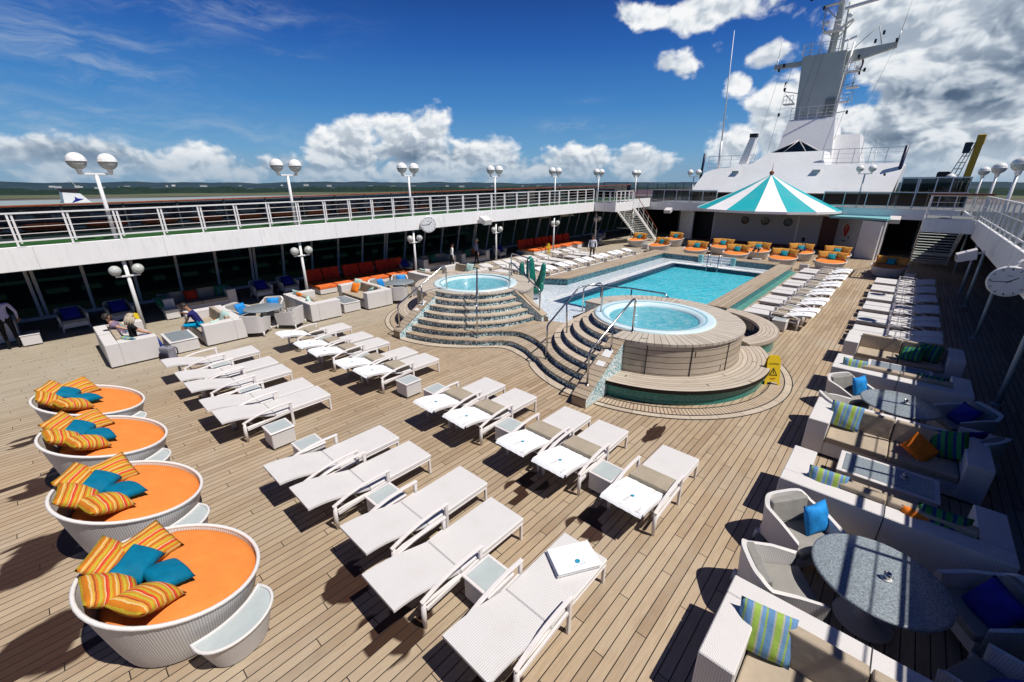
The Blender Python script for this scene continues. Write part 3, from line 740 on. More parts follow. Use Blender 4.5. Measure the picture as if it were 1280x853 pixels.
# wicker side tables
def make_side_table():
    t=thing('side_table','proto','side table')
    b=MB(); b.box(-.22,.22,-.22,.22,.04,.36,.012); b.build('body',M['wicker'],t)
    b=MB(); b.box(-.235,.235,-.235,.235,.362,.392,.008); b.build('rim',M['frame'],t)
    b=MB(); b.box(-.195,.195,-.195,.195,.3925,.397); b.build('glass_top',M['glasstop'],t)
    for sx in (-1,1):
        for sy in (-1,1): b=MB(); b.lathe([(.001,0),(.02,0),(.02,.04)],8,c=(sx*.18,sy*.18,0)); b.build('foot',M['greypaint'],t)
    return t
stp=make_side_table()
TB=[(-2.91,2.78,'between the two loungers at the front right'),(-5.14,2.72,'between the third and fourth loungers of the front row'),(-7.50,2.55,'right of the gap in the front row of loungers'),(-8.55,2.40,'left of the gap in the front row of loungers'),
(-10.82,2.6,'between loungers in the left half of the front row'),(-12.98,2.6,'at the far left of the front row of loungers'),
(-2.87,5.60,'between the two rightmost towelled loungers'),(-5.10,5.58,'between the third and fourth towelled loungers'),(-7.50,5.60,'right of the gap in the towelled row'),(-8.42,5.45,'left of the gap in the towelled row'),
(-10.78,5.5,'between towelled loungers left of the gap'),(-13.02,5.5,'at the far left end of the towelled row'),
(-2.68,17.42,'at the near end of the loungers right of the pool'),(-2.7,19.55,'between first and second lounger pairs right of the pool'),(-2.7,21.65,'between second and third lounger pairs right of the pool'),(-2.7,23.75,'between third and fourth lounger pairs right of the pool'),(-2.7,25.85,'between fourth and fifth lounger pairs right of the pool'),
(-2.35,30.9,'beyond the last lounger right of the pool'),(-4.2,31.1,'between two round daybeds behind the pool'),(-6.9,31.4,'right of the middle daybed behind the pool'),(-15.4,33.2,'beside the leftmost round daybed behind the pool'),(.62,31.7,'right of the round daybed at the starboard stairs')]
for i,(x,y,w_) in enumerate(TB):
    place(stp,x,y,random.uniform(-.02,.02),'square white wicker side table '+w_,'square wicker side tables')

# ================================================================== PILLOWS
def pillow_mesh(name,w,h,th,mat,seed=0):
    rnd=random.Random(seed); N=12; b=MB(); a1,a2,a3=[rnd.uniform(0,6) for _ in range(3)]
    def fn(sgn):
        def f(u,v):
            x=(u-.5)*2; y=(v-.5)*2
            e=max(0,(1-abs(x)**2.4))**.55*max(0,(1-abs(y)**2.4))**.55
            px=x*(1-.045*(1-y*y)*abs(x)); py=y*(1-.045*(1-x*x)*abs(y))
            wr=.03*math.sin(5*x+a1+2*y)*math.sin(4*y+a2)*e
            return (px*w/2,py*h/2,sgn*(th/2*e*(1+wr*3)+.004)+.015*math.sin(3*x+a3)*y)
        return f
    b.grid(fn(1),N,N); b.grid(fn(-1),N,N)
    bmesh.ops.remove_doubles(b.bm,verts=b.bm.verts[:],dist=.0095)
    o=b.build(name,mat); return o
PROTO={}
def pillow(mat,x,y,z,tilt,rz,label,group,w=.48,h=.48,th=.17,roll=0.,name='throw_pillow'):
    key=(mat,w,h,th)
    if key not in PROTO:
        o=pillow_mesh(name,w,h,th,M[mat],hash(mat)%97); PROTO[key]=o
    else:
        o=PROTO[key].copy(); COL.objects.link(o)
    o.location=(x,y,z); o.rotation_euler=Euler((tilt,roll,0),'XYZ')
    m_=Matrix.Rotation(rz,3,'Z')@Matrix.Rotation(tilt,3,'X')@Matrix.Rotation(roll,3,'Z')
    o.rotation_euler=m_.to_euler()
    return tag(o,label,'pillow',group)

# ================================================================== ROUND DAYBEDS (head toward local -y)
def make_daybed(label,zm=.74,tl_=.25):
    t=thing('round_daybed',label,'daybed')
    r0,r1=.64,.815
    def rimz(a): return zm-tl_*math.sin(a)      # high at the head (-y)
    n=48
    b=MB()
    def side(u,v):
        a=2*PI*u; k=v; r=r0+(r1-r0)*(k**.85); z=.03+(rimz(a)-.03)*k
        return (r*math.cos(a),r*math.sin(a),z)
    b.grid(side,n,8); b.build('tub',M['wickerR'],t)
    b=MB(); b.tube([(.81*math.cos(a),.81*math.sin(a),rimz(a)+.005) for a in [2*PI*i/n for i in range(n)]],.024,8,closed=True); b.build('rim',M['wickerE'],t)
    b=MB()
    def inner(u,v):
        a=2*PI*u; z=rimz(a)*(1-v)+.42*v; k_=min(1,(z-.03)/(rimz(a)-.03)); r=r0+(r1-r0)*(k_**.85)-.022; return (r*math.cos(a),r*math.sin(a),z)
    b.grid(inner,n,3); b.build('inner_lining',M['wickerR'],t)
    b=MB()
    def mt(u,v):
        a=2*PI*u; r=.81*math.sin(v*PI/2)**.9+.001; e=(r/.81)
        s_=e*math.sin(a); zt=zm+.012-tl_*s_-(.42*(-s_-.05) if s_<-.05 else 0)*(tl_/.25) - .05*e**16 +.02*math.cos(math.pi*e/2)+.006*math.sin(7*r+a*2)
        k_=min(1,(zt-.03)/(rimz(a)-.03)); rm=min(.79,r0+(r1-r0)*(k_**.85)-.030); r*=rm/.81
        return (r*math.cos(a),r*math.sin(a),zt)
    b.grid(mt,n,10)
    b.build('mattress',M['orange'],t)
    b=MB(); b.lathe([(.62,.0),(.62,.03)],32); b.build('plinth',M['darkmetal'],t)
    return t
dbp=make_daybed('proto'); dbf=make_daybed('proto',.60,.10)
NEARDB=[(-5.47,.15),(-7.66,.06),(-9.86,.02),(-11.9,0)]
NL=['nearest','second nearest','third nearest','farthest']
# pillow layout in daybed-local coordinates (x, y, z, tilt, rz, roll)
def pillows_near(cx,cy,which,rz0,grp):
    c,s=math.cos(rz0),math.sin(rz0)
    def T(x,y): return cx+x*c-y*s,cy+x*s+y*c
    # world offsets measured from the tub centre: (dx,dy,z,tilt,heading)
    rj=random.Random(len(which)*7+3); lay=[(a+rj.uniform(-.03,.03),b_+rj.uniform(-.03,.03),c_+.05,d_+rj.uniform(-6,6),e_+rj.uniform(-9,9)) for a,b_,c_,d_,e_ in [(-.47,-.13,.85,32,66),(-.43,-.50,.92,42,38),(.05,-.57,.91,38,2),(.42,-.30,.84,24,-22)]]
    names=['at the far end','second from the far end','third from the far end','at the near end']
    for k,(dx,dy,z,ti,hd) in enumerate(lay):
        pillow('striO',cx+dx*.93,cy+dy*.93,z,R(ti),R(hd)*-1+PI if False else R(180-hd),'orange and yellow striped pillow in the %s round daybed, %s'%(which,names[k]),grp,.52,.48,.22)
    pillow('teal',cx-.17,cy-.28,.94,R(26),R(150+rj.uniform(-12,12)),'rear deep teal pillow before the striped ones in the %s daybed'%which,grp,.46,.36,.17)
    pillow('teal',cx+.16,cy-.08,.86,R(12),R(200+rj.uniform(-14,14)),'deep teal pillow resting forward on the orange mattress of the %s daybed'%which,grp,.48,.36,.18)
tabshape=None
def make_moon():
    t=thing('crescent_table','proto','side table')
    # ellipse .42 x .26 centred outside, minus tub circle centre (-1.02,0) r .97
    P=[]
    for i in range(25):
        a=R(-100+200*i/24); P.append((.32*math.cos(a),.41*math.sin(a)))
    Q=[]
    for i in range(13):
        y=.40-.80*i/12; Q.append((-.82+math.sqrt(max(0,.82**2-y*y))-.02,y))
    poly=P+Q
    b=MB(); n=len(poly)
    A=[b.bm.verts.new((x*.72,y*.74,.02)) for x,y in poly]; B=[b.bm.verts.new((x,y,.40)) for x,y in poly]
    for i in range(n): f=b.bm.faces.new((A[i],A[(i+1)%n],B[(i+1)%n],B[i])); f.smooth=True
    b.build('body',M['wickerR'],t)
    b=MB(); b.tube([(x,y,.405) for x,y in poly],.02,6,closed=True); b.build('rim',M['wickerE'],t)
    b=MB(); b.prism([(x*.97,y*.97) for x,y in poly],.39,.402); b.build('glass_top',M['glasstop'],t)
    return t
mp=make_moon()
for i,(x,y) in enumerate(NEARDB):
    rz=R(-12)
    place(dbp,x,y,rz,'round white wicker daybed with orange mattress, %s of the four in the foreground'%NL[i],'round daybeds in the left foreground')
    pillows_near(x,y,NL[i],rz,'pillows on the foreground daybeds')
    a=R(20); 
    place(mp,x+.89*math.cos(a),y+.89*math.sin(a),a,'crescent wicker side table with glass top hugging the %s foreground daybed'%NL[i],'crescent tables beside the daybeds')
# far daybeds facing the pool: head toward +y -> rotz = pi
FD=[(-16.65,34.1,-.35),(-13.9,32.2,-.5),(-14.6,36.6,-.4),(-11.05,31.9,0),(-10.1,34.6,.1),(-8.35,31.9,0),(-7.6,34.2,.1),(-5.55,31.8,0),(-5.2,35.4,.25),(-3.1,32.2,0),(-3.2,35.4,0),(-.35,32.4,-.2)]
FN=['leftmost of all behind the pool','left front by the seat wall corner','left rear in the shade by the bar','front row left of the pool steps','rear row behind the pool steps','front row just right of the pool steps','rear row left with a person in it','front row beside the parapet end','rear row with a person in dark blue','front row rightmost behind the loungers','rear row rightmost near the crest wall','alone by the starboard stairs']
for i,(x,y,dr) in enumerate(FD):
    rz=PI+dr
    place(dbf,x,y,rz,'round daybed with orange mattress, '+FN[i],'round daybeds behind the pool')
    c,s=math.cos(rz),math.sin(rz)
    def T(a,b_): return x+a*c-b_*s,y+a*s+b_*c
    for k,(a,b_,rr) in enumerate(((-.46,-.30,-22),(-.02,-.44,0),(.44,-.30,22))):
        X,Y=T(a,b_); pillow('striO',X,Y,.86,R(62),rz+R(rr)+PI,'striped orange pillow, %s, on the daybed %s'%(['right','middle','left'][k],FN[i].split(' with ')[0]),'striped pillows on the daybeds behind the pool',.60,.50,.2)
    X,Y=T(0,-.16); pillow('tealL',X,Y,.80,R(56),rz+PI,'turquoise pillow at the centre of the daybed '+FN[i].split(' with ')[0],'turquoise pillows on the daybeds behind the pool',.40,.38,.15)

# ================================================================== SOFAS, ARMCHAIRS, TABLES (back toward local +y)
def make_sofa(w=2.52,d=1.18,arm=.33,back=.30):
    t=thing('wicker_sofa','proto','sofa'); x=w/2; y=d/2; h=.72
    b=MB(); b.box(-x,x,y-back,y,.04,h,.012); b.build('back_frame',M['wicker'],t)
    for s in (-1,1):
        b=MB(); b.box(min(s*x,s*(x-arm)),max(s*x,s*(x-arm)),-y,y-back-.002,.04,h-.002,.012); b.build('arm',M['wicker'],t)
    b=MB(); b.box(-x+arm+.002,x-arm-.002,-y+.02,y-back-.002,.04,.30); b.build('seat_base',M['wicker'],t)
    for s in (-1,1):
        a=(x-arm)
        b=MB(); x0,x1=(.008,a-.012) if s>0 else (-a+.012,-.008)
        b.box(x0,x1,-y+.0,y-back-.13,.303,.43,.03,seg=3); b.build('seat_cushion',M['beige'],t)
        b=MB(); b.box(x0,x1,-.075,.075,-.2,.2,.035,seg=3,rot=Matrix.Rotation(R(-9),4,'X'))
        for v in b.bm.verts: v.co+=Vector((0,y-back-.10,.61))
        b.build('back_cushion',M['beige'],t)
    b=MB(); b.box(-x+.04,x-.04,-y+.04,y-.04,.0,.038); b.build('plinth',M['darkmetal'],t)
    b=MB(); b.box(-.006,.006,y-.001,y+.003,.05,h-.01); b.box(-.006,.006,y-back+.01,y,h-.001,h+.002); b.build('joint',M['darkmetal'],t)
    return t
sp=make_sofa()
def make_coffee():
    t=thing('coffee_table','proto','coffee table')
    b=MB(); b.box(-.64,.64,-.36,.36,.03,.375,.01); b.build('body',M['wicker'],t)
    b=MB(); b.box(-.655,.655,-.375,.375,.377,.41,.008); b.build('rim',M['wicker'],t)
    b=MB(); b.box(-.58,.58,-.30,.30,.4105,.418,.002); b.build('stone_top',M['granite'],t)
    return t
ctp=make_coffee()
def make_round():
    t=thing('round_table','proto','table')
    b=MB(); b.lathe([(.001,.715),(.63,.715),(.655,.705),(.655,.685),(.63,.675),(.001,.675)],48); b.build('stone_top',M['granite'],t)
    b=MB(); b.lathe([(.30,0),(.30,.02),(.12,.06),(.07,.2),(.07,.5),(.16,.674)],20); b.build('pedestal',M['wicker'],t)
    return t
rtp=make_round()
def make_armchair():
    """open tub armchair, back toward +y, arms sloping down to the front"""
    t=thing('wicker_armchair','proto','armchair')
    n=26; 
    def shell(off):
        def f(u,v):
            a=PI*(-.04+1.08*u); c,s=math.cos(a),math.sin(a)
            sg=lambda q,e: math.copysign(abs(q)**e,q)
            X=.40*sg(c,.55); Y=.02+.38*sg(s,.6) if s>0 else .02-.02
            fr=abs(u-.5)*2
            if fr>.72: Y=.02-.40*(fr-.72)/.28*1.0; X=math.copysign(.40,c)
            top=.76-.20*max(0,(fr-.35)/.65)**1.1
            zz=.16+(top-.16)*v
            k=1+off-(1-v)*.10
            return (X*k,(Y)*k,zz)
        return f
    b=MB(); b.grid(shell(0),n,6); b.grid(shell(-.13),n,6)
    # rim
    f0,f1=shell(0),shell(-.13)
    b.grid(lambda u,v: tuple(Vector(f0(u,1))*(1-v)+Vector(f1(u,1))*v+Vector((0,0,.004))),n,1)
    for u in (0,1): b.grid(lambda a,v,u=u: tuple(Vector(f0(u,v))*(1-a)+Vector(f1(u,v))*a),1,6)
    b.build('shell',M['wicker'],t)
    b=MB(); b.box(-.33,.33,-.37,.30,.14,.30); b.build('seat_base',M['wicker'],t)
    b=MB(); b.box(-.32,.32,-.40,.24,.302,.41,.035,seg=3); b.build('seat_cushion',M['greycush'],t)
    b=MB(); b.box(-.30,.30,-.06,.06,-.17,.17,.03,seg=3,rot=Matrix.Rotation(R(-10),4,'X'))
    for v in b.bm.verts: v.co+=Vector((0,.24,.57))
    b.build('back_cushion',M['greycush'],t)
    for sx in (-1,1):
        for sy in (-1,1):
            b=MB(); b.tube([(sx*.34,sy*.31+(-.03 if sy<0 else 0),.18),(sx*.36,sy*.34+(-.03 if sy<0 else 0),0)],[.035,.018],6); b.build('leg',M['wicker'],t)
    return t
acp=make_armchair()
def cup(x,y,z,label):
    t=thing('ashtray_cup',label,'cup',(x,y,z)); b=MB(); b.lathe([(.001,0),(.05,0),(.055,.008),(.001,.01)],16); b.build('saucer',M['white'],t)
    b=MB(); b.lathe([(.001,.011),(.032,.011),(.036,.085),(.032,.085),(.028,.02),(.001,.02)],16); b.build('bowl',M['steel'],t)
    b=MB(); b.tube([(.034,0,.07),(.055,0,.065),(.055,0,.035),(.033,0,.03)],.004,5); b.build('handle',M['steel'],t)
XR=.69
sofas=[(XR,3.93,0,'nearest the camera on the starboard side'),(.66,7.45,PI,'second on the starboard side, back to camera'),(.66,9.87,0,'third on the starboard side, facing the camera'),(.62,13.2,PI,'fourth on the starboard side, back to the camera'),(.62,15.72,0,'farthest starboard one in front of the loungers')]
for x,y,rz,w_ in sofas: place(sp,x,y,rz,'white wicker sofa with beige cushions, '+w_,'sofas on the starboard side')
place(ctp,.68,8.63,0,'wicker coffee table with granite top between two starboard sofas','coffee tables'); place(ctp,.66,14.45,0,'farther starboard coffee table hidden between two sofas','coffee tables')
place(rtp,.68,5.62,0,'round grey granite table nearest the camera at right','round tables'); place(rtp,.70,11.25,0,'round grey granite table between farther starboard sofas','round tables')
cup(.74,5.62,.716,'small metal cup on the nearest round granite table'); cup(.78,11.3,.716,'small metal cup on the farther starboard round table'); cup(.9,8.7,.419,'small metal cup on the starboard coffee table')
for (cx,cy,nm) in ((.68,5.62,'near'),(.70,11.25,'farther')):
    for k,(dx,dy,w_) in enumerate(((-.86,.62,'far left'),(-.88,-.58,'near left'),(1.05,.62,'far right'),(1.05,-.60,'near right'))):
        rz=math.atan2(dy,dx)-PI/2
        place(acp,cx+dx,cy+dy,rz,'white wicker armchair at the %s side of the %s starboard round table'%(w_,nm),'armchairs round the starboard tables')
    pillow('blue',cx-.70,cy+.76,.60,R(72),R(62),'bright blue pillow in the left armchair of the %s starboard table'%nm,'blue pillows in armchairs',.44,.44,.16)
    pillow('navy',cx+1.0,cy+.55,.58,R(60),R(-60),'navy pillow in the shaded armchair right of the %s starboard table'%nm,'navy pillows in armchairs',.50,.46,.18)
    pillow('navy',cx+1.0,cy-.62,.58,R(60),R(-130),'navy pillow in the shaded near right armchair of the %s starboard table'%nm,'navy pillows in armchairs',.50,.46,.18)
G='throw pillows on the starboard sofas'
pillow('striG',-.14,4.04,.66,R(60),R(10),'blue and green striped pillow at the left end of the nearest sofa',G,.52,.50,.18)
pillow('striG',-.08,9.92,.68,R(66),R(-2),'blue and green striped pillow on the third starboard sofa',G,.52,.50,.18)
pillow('striG',-.04,7.20,.66,R(78),R(4),'striped pillow showing above the back of the second starboard sofa',G,.50,.50,.17)
pillow('orangep',.30,7.22,.58,R(70),R(-4),'orange pillow on the second starboard sofa beside the striped one',G,.44,.42,.15)
pillow('orangep',1.05,9.65,.58,R(45),R(30),'orange pillow set on its corner on the third starboard sofa',G,.44,.44,.15,R(40))
pillow('striK',1.40,9.95,.66,R(60),R(-20),'green and navy striped pillow in the shade on the third starboard sofa',G,.52,.52,.18,R(20))
pillow('striK',1.25,7.22,.66,R(72),R(4),'green and navy pillow behind the back of the second starboard sofa',G,.54,.48,.17)
pillow('orangep',1.02,7.15,.62,R(70),R(10),'small orange pillow in the shaded part of the second starboard sofa',G,.40,.40,.14)
pillow('striG',-.22,12.95,.66,R(76),R(3),'striped pillow above the back of the fourth starboard sofa',G,.50,.48,.17)
pillow('striK',1.2,13.0,.64,R(70),R(3),'green pillow peeping above the back of the fourth starboard sofa',G,.54,.46,.17)
pillow('striK',.85,15.45,.60,R(38),R(-35),'green and yellow pillow lying on the farthest starboard sofa',G,.52,.50,.17,R(20))
pillow('striK',1.18,15.65,.66,R(55),R(-15),'dark green pillow leaning in the corner of the farthest starboard sofa',G,.52,.50,.17)
# port lounge area
XL=-17.25
ps=[(XL,1.22,PI,'nearest on the port side with a couple sitting on it'),(XL,3.58,0,'second on the port side, a seated man at its end'),(XL,7.0,PI,'third on the port side in front of the red chaises'),(XL+.0,9.35,0,'fourth on the port side with an orange pillow'),(XL-.1,13.2,PI,'fifth on the port side left of the hot tub'),(XL-.1,15.4,0,'sixth on the port side beyond the hot tub')]
for x,y,rz,w_ in ps: place(sp,x,y,rz,'boxy white wicker sofa, '+w_,'sofas on the port side')
place(ctp,-16.6,2.42,0,'wicker coffee table with grey top between the seated people','coffee tables'); place(ctp,-16.9,8.2,0,'wicker coffee table between the third and fourth port sofas','coffee tables')
place(rtp,-16.95,5.12,0,'round grey table with blue pillows round it on the port side','round tables'); place(rtp,-16.95,11.0,0,'round grey table left of the hot tub steps','round tables')
for (cx,cy,nm) in ((-16.95,5.12,'first'),(-16.95,11.0,'second')):
    for k,(dx,dy,w_) in enumerate(((-.95,.62,'far left'),(-.95,-.55,'near left'),(.78,.62,'far right'),(.78,-.60,'near right'))):
        rz=math.atan2(dy,dx)-PI/2
        place(acp,cx+dx,cy+dy,rz,'white wicker armchair on the %s side of the %s port table'%(w_,nm),'armchairs round the port tables')
    pillow('blue',cx-.82,cy-.5,.60,R(70),R(118),'royal blue pillow in the near left armchair of the %s port table'%nm,'blue pillows in armchairs',.44,.44,.16)
    pillow('blue',cx-.80,cy+.60,.60,R(70),R(55),'sky blue pillow in the far left armchair of the %s port table'%nm,'blue pillows in armchairs',.44,.44,.16)
G='throw pillows on the port sofas'
pillow('striG',-17.75,1.30,.66,R(62),PI,'green and blue pillow behind the seated couple, left one',G,.5,.5,.17)
pillow('striG',-16.25,1.28,.62,R(45),PI+.5,'green and blue pillow behind the seated couple, right one',G,.5,.5,.17)
pillow('aqua',-16.62,3.75,.68,R(66),.1,'pale aqua pillow upright behind the seated man',G,.5,.5,.17)
pillow('orangep',-16.5,3.45,.56,R(35),.3,'orange pillow beside the seated man',G,.42,.4,.15)
pillow('aqua',-16.35,3.35,.60,R(55),-.9,'pale aqua pillow leaning on the sofa arm by the seated man',G,.44,.42,.15)
pillow('aqua',-18.0,6.8,.70,R(66),PI+.2,'pale green pillow at the left of the third port sofa',G,.46,.46,.16)
pillow('orangep',-17.6,6.75,.70,R(66),PI,'small orange pillow above the back of the third port sofa',G,.38,.38,.15)
pillow('aqua',-16.75,6.78,.66,R(50),PI-.5,'pale green pillow right on the third port sofa',G,.5,.46,.16)
pillow('aqua',-18.0,9.45,.70,R(66),.1,'pale aqua pillow on the fourth port sofa, behind the orange one',G,.5,.5,.16)
pillow('orangep',-17.75,9.2,.62,R(60),.3,'bright orange pillow on the fourth port sofa',G,.44,.44,.16)
pillow('striG',-16.6,9.25,.62,R(50),-.8,'striped pillow at the right arm of the fourth port sofa',G,.46,.44,.16)
pillow('aqua',-17.9,13.1,.70,R(60),PI,'pale pillow on the fifth port sofa, left',G,.5,.5,.16)
pillow('aqua',-17.1,15.5,.70,R(66),0.1,'pale aqua pillow on the sixth port sofa beyond the hot tub',G,.52,.5,.17)
pillow('striG',-16.6,15.3,.60,R(45),-.6,'striped pillow lying on the sixth port sofa',G,.5,.46,.16)
# row along the glass wall (sofas face the pool, back toward -x)
wallrow=[(-21.6,4.15,'first against the port glass wall, red pillow on it'),(-21.9,-2.3,'in the shade at far left beneath the promenade'),(-21.5,16.6,'against the glass wall behind the walking men'),(-21.5,19.6,'against the glass wall left of the far red bench')]
for x,y,w_ in wallrow: place(sp,x,y,PI/2,'shaded white wicker sofa '+w_,'sofas against the port glass wall')
G='dark pillows along the port glass wall'
pillow('red',-21.55,3.9,.62,R(65),R(90),'dark red pillow on the sofa against the glass wall',G,.46,.46,.16)
pillow('striK',-21.55,5.0,.64,R(65),R(70),'green pillow on the sofa against the glass wall',G,.5,.5,.17)
pillow('striK',-21.3,2.9,.60,R(55),R(110),'dark green pillow at the near arm of the wall sofa',G,.5,.5,.17)
pillow('striK',-21.4,16.4,.64,R(65),R(90),'green pillow behind the walking men',G,.5,.5,.17)
pillow('striK',-21.4,19.2,.64,R(65),R(90),'green pillow on the farther wall sofa',G,.5,.5,.17)
pillow('orangep',-21.4,20.0,.64,R(65),R(90),'orange pillow on the farther wall sofa',G,.46,.46,.17)
for i,(x,y) in enumerate(((-21.7,6.6),(-21.7,7.8),(-21.8,.3),(-21.8,1.6),(-21.5,14.3),(-21.5,22.4),(-21.5,36.2))):
    place(acp,x,y,PI/2+.1,'shaded white armchair by the port glass wall, %s from the stern'%ORD[[2,3,0,1,4,5,6][i]],'armchairs by the port glass wall')
    pillow('navy',x+.1,y,.60,R(60),R(95),'navy pillow in the wall armchair, %s from the stern'%ORD[[2,3,0,1,4,5,6][i]],'navy pillows by the port glass wall',.52,.48,.18)
for i,(x,y) in enumerate(((-20.6,-.8),(-20.7,3.0),(-20.4,17.2),(-20.6,34.5))):
    place(stp,x,y,0,'wicker footstool table in the shade of the port promenade, %s from the stern'%ORD[i],'wicker tables under the port promenade')
# red and orange chaises
def make_chaise():
    t=thing('red_chaise','proto','chaise longue')
    b=MB(); b.box(-.42,.42,-.85,.85,.04,.26,.01); b.build('base',M['wicker'],t)
    b=MB(); b.box(-.42,.42,-.86,.60,.262,.40,.03,seg=2); b.build('mattress',M['orangebase'],t)
    b=MB(); b.box(-.42,.42,-.10,.10,-.30,.30,.04,seg=2,rot=Matrix.Rotation(R(-14),4,'X'))
    for v in b.bm.verts: v.co+=Vector((0,.70,.68))
    b.build('backrest',M['red'],t)
    return t
chp=make_chaise()
yy_=[9.0,9.9,11.0,11.9,12.9,13.75,24.9,25.8,26.8,27.7,28.7,29.6,30.6]
for i,y in enumerate(yy_):
    place(chp,-20.8,y,PI/2,'red and orange chaise with its back to the port glass wall, %s from the stern'%ORD[i],'red chaises along the port glass wall')
for i,(x,y) in enumerate(((-19.7,28.1),(-19.75,29.7))):
    t=thing('orange_topped_cube','white wicker stool with orange cushion beside the yellow sign, %s one'%['nearer','farther'][i],'stool',(x,y,0))
    b=MB(); b.box(-.3,.3,-.3,.3,.03,.36,.01); b.build('body',M['wicker'],t); b=MB(); b.box(-.31,.31,-.31,.31,.362,.44,.025,seg=2); b.build('cushion',M['orangebase'],t)
for i,y in enumerate((20.5,22.5,24.5,26.4)):
    place(chp,5.2,y,-PI/2,'red chaise in deep shade at the starboard glass wall, %s from the near end'%ORD[i],'red chaises along the starboard glass wall')
for i,(x,y) in enumerate(((4.6,14.2),(4.7,17.2),(4.5,11.0))):
    place(acp,x,y,-PI/2,'armchair in deep shade under the starboard promenade, %s'%['middle one','farthest one','nearest one'][i],'armchairs under the starboard promenade')
    pillow('navy',x-.1,y,.6,R(60),R(-90),'navy pillow in the %s deep shade starboard armchair'%['middle','farthest','nearest'][i],'navy pillows under the starboard promenade',.52,.48,.18)
# ================================================================== PROMENADES, GLASS WALLS, STAIRS, BAR, DECKHOUSE
XP,XS=-19.2,2.35       # promenade edges (port, starboard)
OP,OS=-24.4,6.75       # ship's side
def promenade(side):
    e,o=(XP,OP) if side=='port' else (XS,OS)
    sg=-1 if side=='port' else 1
    t=thing('promenade_deck','white upper promenade deck running along the %s side above the lounge'%side,'deck gallery',(e,0,0))
    def bx(name,mat,x0,x1,y0,y1,z0,z1,bev=0.): b=MB(); b.box(min(x0,x1),max(x0,x1),y0,y1,z0,z1,bev); return b.build(name,mat,t)
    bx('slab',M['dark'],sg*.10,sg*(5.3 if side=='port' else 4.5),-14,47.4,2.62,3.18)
    bx('fascia',M['white2'],0,sg*.097,-14,31.2,2.46 if side=='starboard' else 2.60,3.30,.012)
    bx('floor',M['greenfloor'] if side=='port' else M['dkfloor'],sg*.10,sg*4.4,-14,41.2,3.182,3.26)
    for k in range(14):
        y=-12.5+3.13*k; bx('plate_seam',M['greypaint'],-sg*.003,sg*.004,y,y+.012,2.63,3.28)
    # landing that juts inboard at the stair head
    bx('landing',M['white2'],-sg*1.88,-sg*.003,31.2,34.0,2.62,3.30,.01)
    bx('landing_floor',M['greyfloor'],-sg*1.85,-sg*.03,31.23,33.97,3.302,3.315)
    bx('inner_fascia',M['white2'],-sg*.0,sg*.09,34.02,41.2,2.5,3.30)
    return t
pp=promenade('port'); ps_=promenade('starboard')
SH=.010
def sheer(o,dz=-.05,k=SH): o.rotation_euler.x=math.atan(k); o.location.z+=dz+k*o.location.y; return o
sheer(pp)
def glasswall(side):
    o=OP if side=='port' else OS; sg=1 if side=='port' else -1
    t=thing('glass_wall','dark slanting glass wall with pale mullions along the %s side of the lounge'%side,'window wall',(o,0,0))
    z1=2.62; lean=.62*sg
    b=MB(); b.face([(0,-14,.02),(0,47.4,.02),(lean,47.4,z1),(lean,-14,z1)]); b.build('pane',M['tintwall'],t,recalc=False)
    b=MB(); b.box(-.1,.1,-14,47.4,0,.12); b.build('sill',M['white'],t)
    y=-12.6; k=0
    while y<47:
        b=MB(); b.obar((.03*sg,y,.05),(lean+.03*sg,y,z1),.075,.10); b.build('mullion',M['frame'],t)
        if k%5==3: b=MB(); b.obar((.03*sg,y+.16,.05),(lean+.03*sg,y+.16,z1),.075,.10); b.build('mullion',M['frame'],t)
        y+=1.52; k+=1
glasswall('port'); glasswall('starboard')
# outboard screens + varnished handrail
def screen(side):
    o=-21.3 if side=='port' else OS
    t=thing('outboard_windscreen','%s outboard windscreen of dark tinted glass %s'%(side,'topped by a brown wooden handrail' if side=='port' else 'in white frames'),'windscreen',(o,0,3.26))
    H=1.07 if side=='port' else 1.95; st=1.6
    b=MB(); b.box(-.01,.01,-14,41,.10,H-.04); b.build('pane',M['tintport'] if side=='port' else M['tint'],t)
    b=MB(); b.box(-.05,.05,-14,41,0,.10); b.build('kerb',M['dkfloor'],t)
    y=-13.4
    while y<41:
        b=MB(); b.obar((0,y,.1),(0,y,H-.03),.05 if side=='port' else .07,.05); b.build('post',M['dkfloor'] if side=='port' else M['white'],t); y+=st
    b=MB(); 
    if side=='port': b.box(-.07,.07,-14,41,H-.03,H+.035,.015); b.build('handrail',M['brownrail'],t)
    else: b.box(-.05,.05,-14,41,H-.03,H+.03,.01); b.build('handrail',M['white'],t)
    if side=='port': sheer(t,-.03,.013)
screen('port'); screen('starboard')
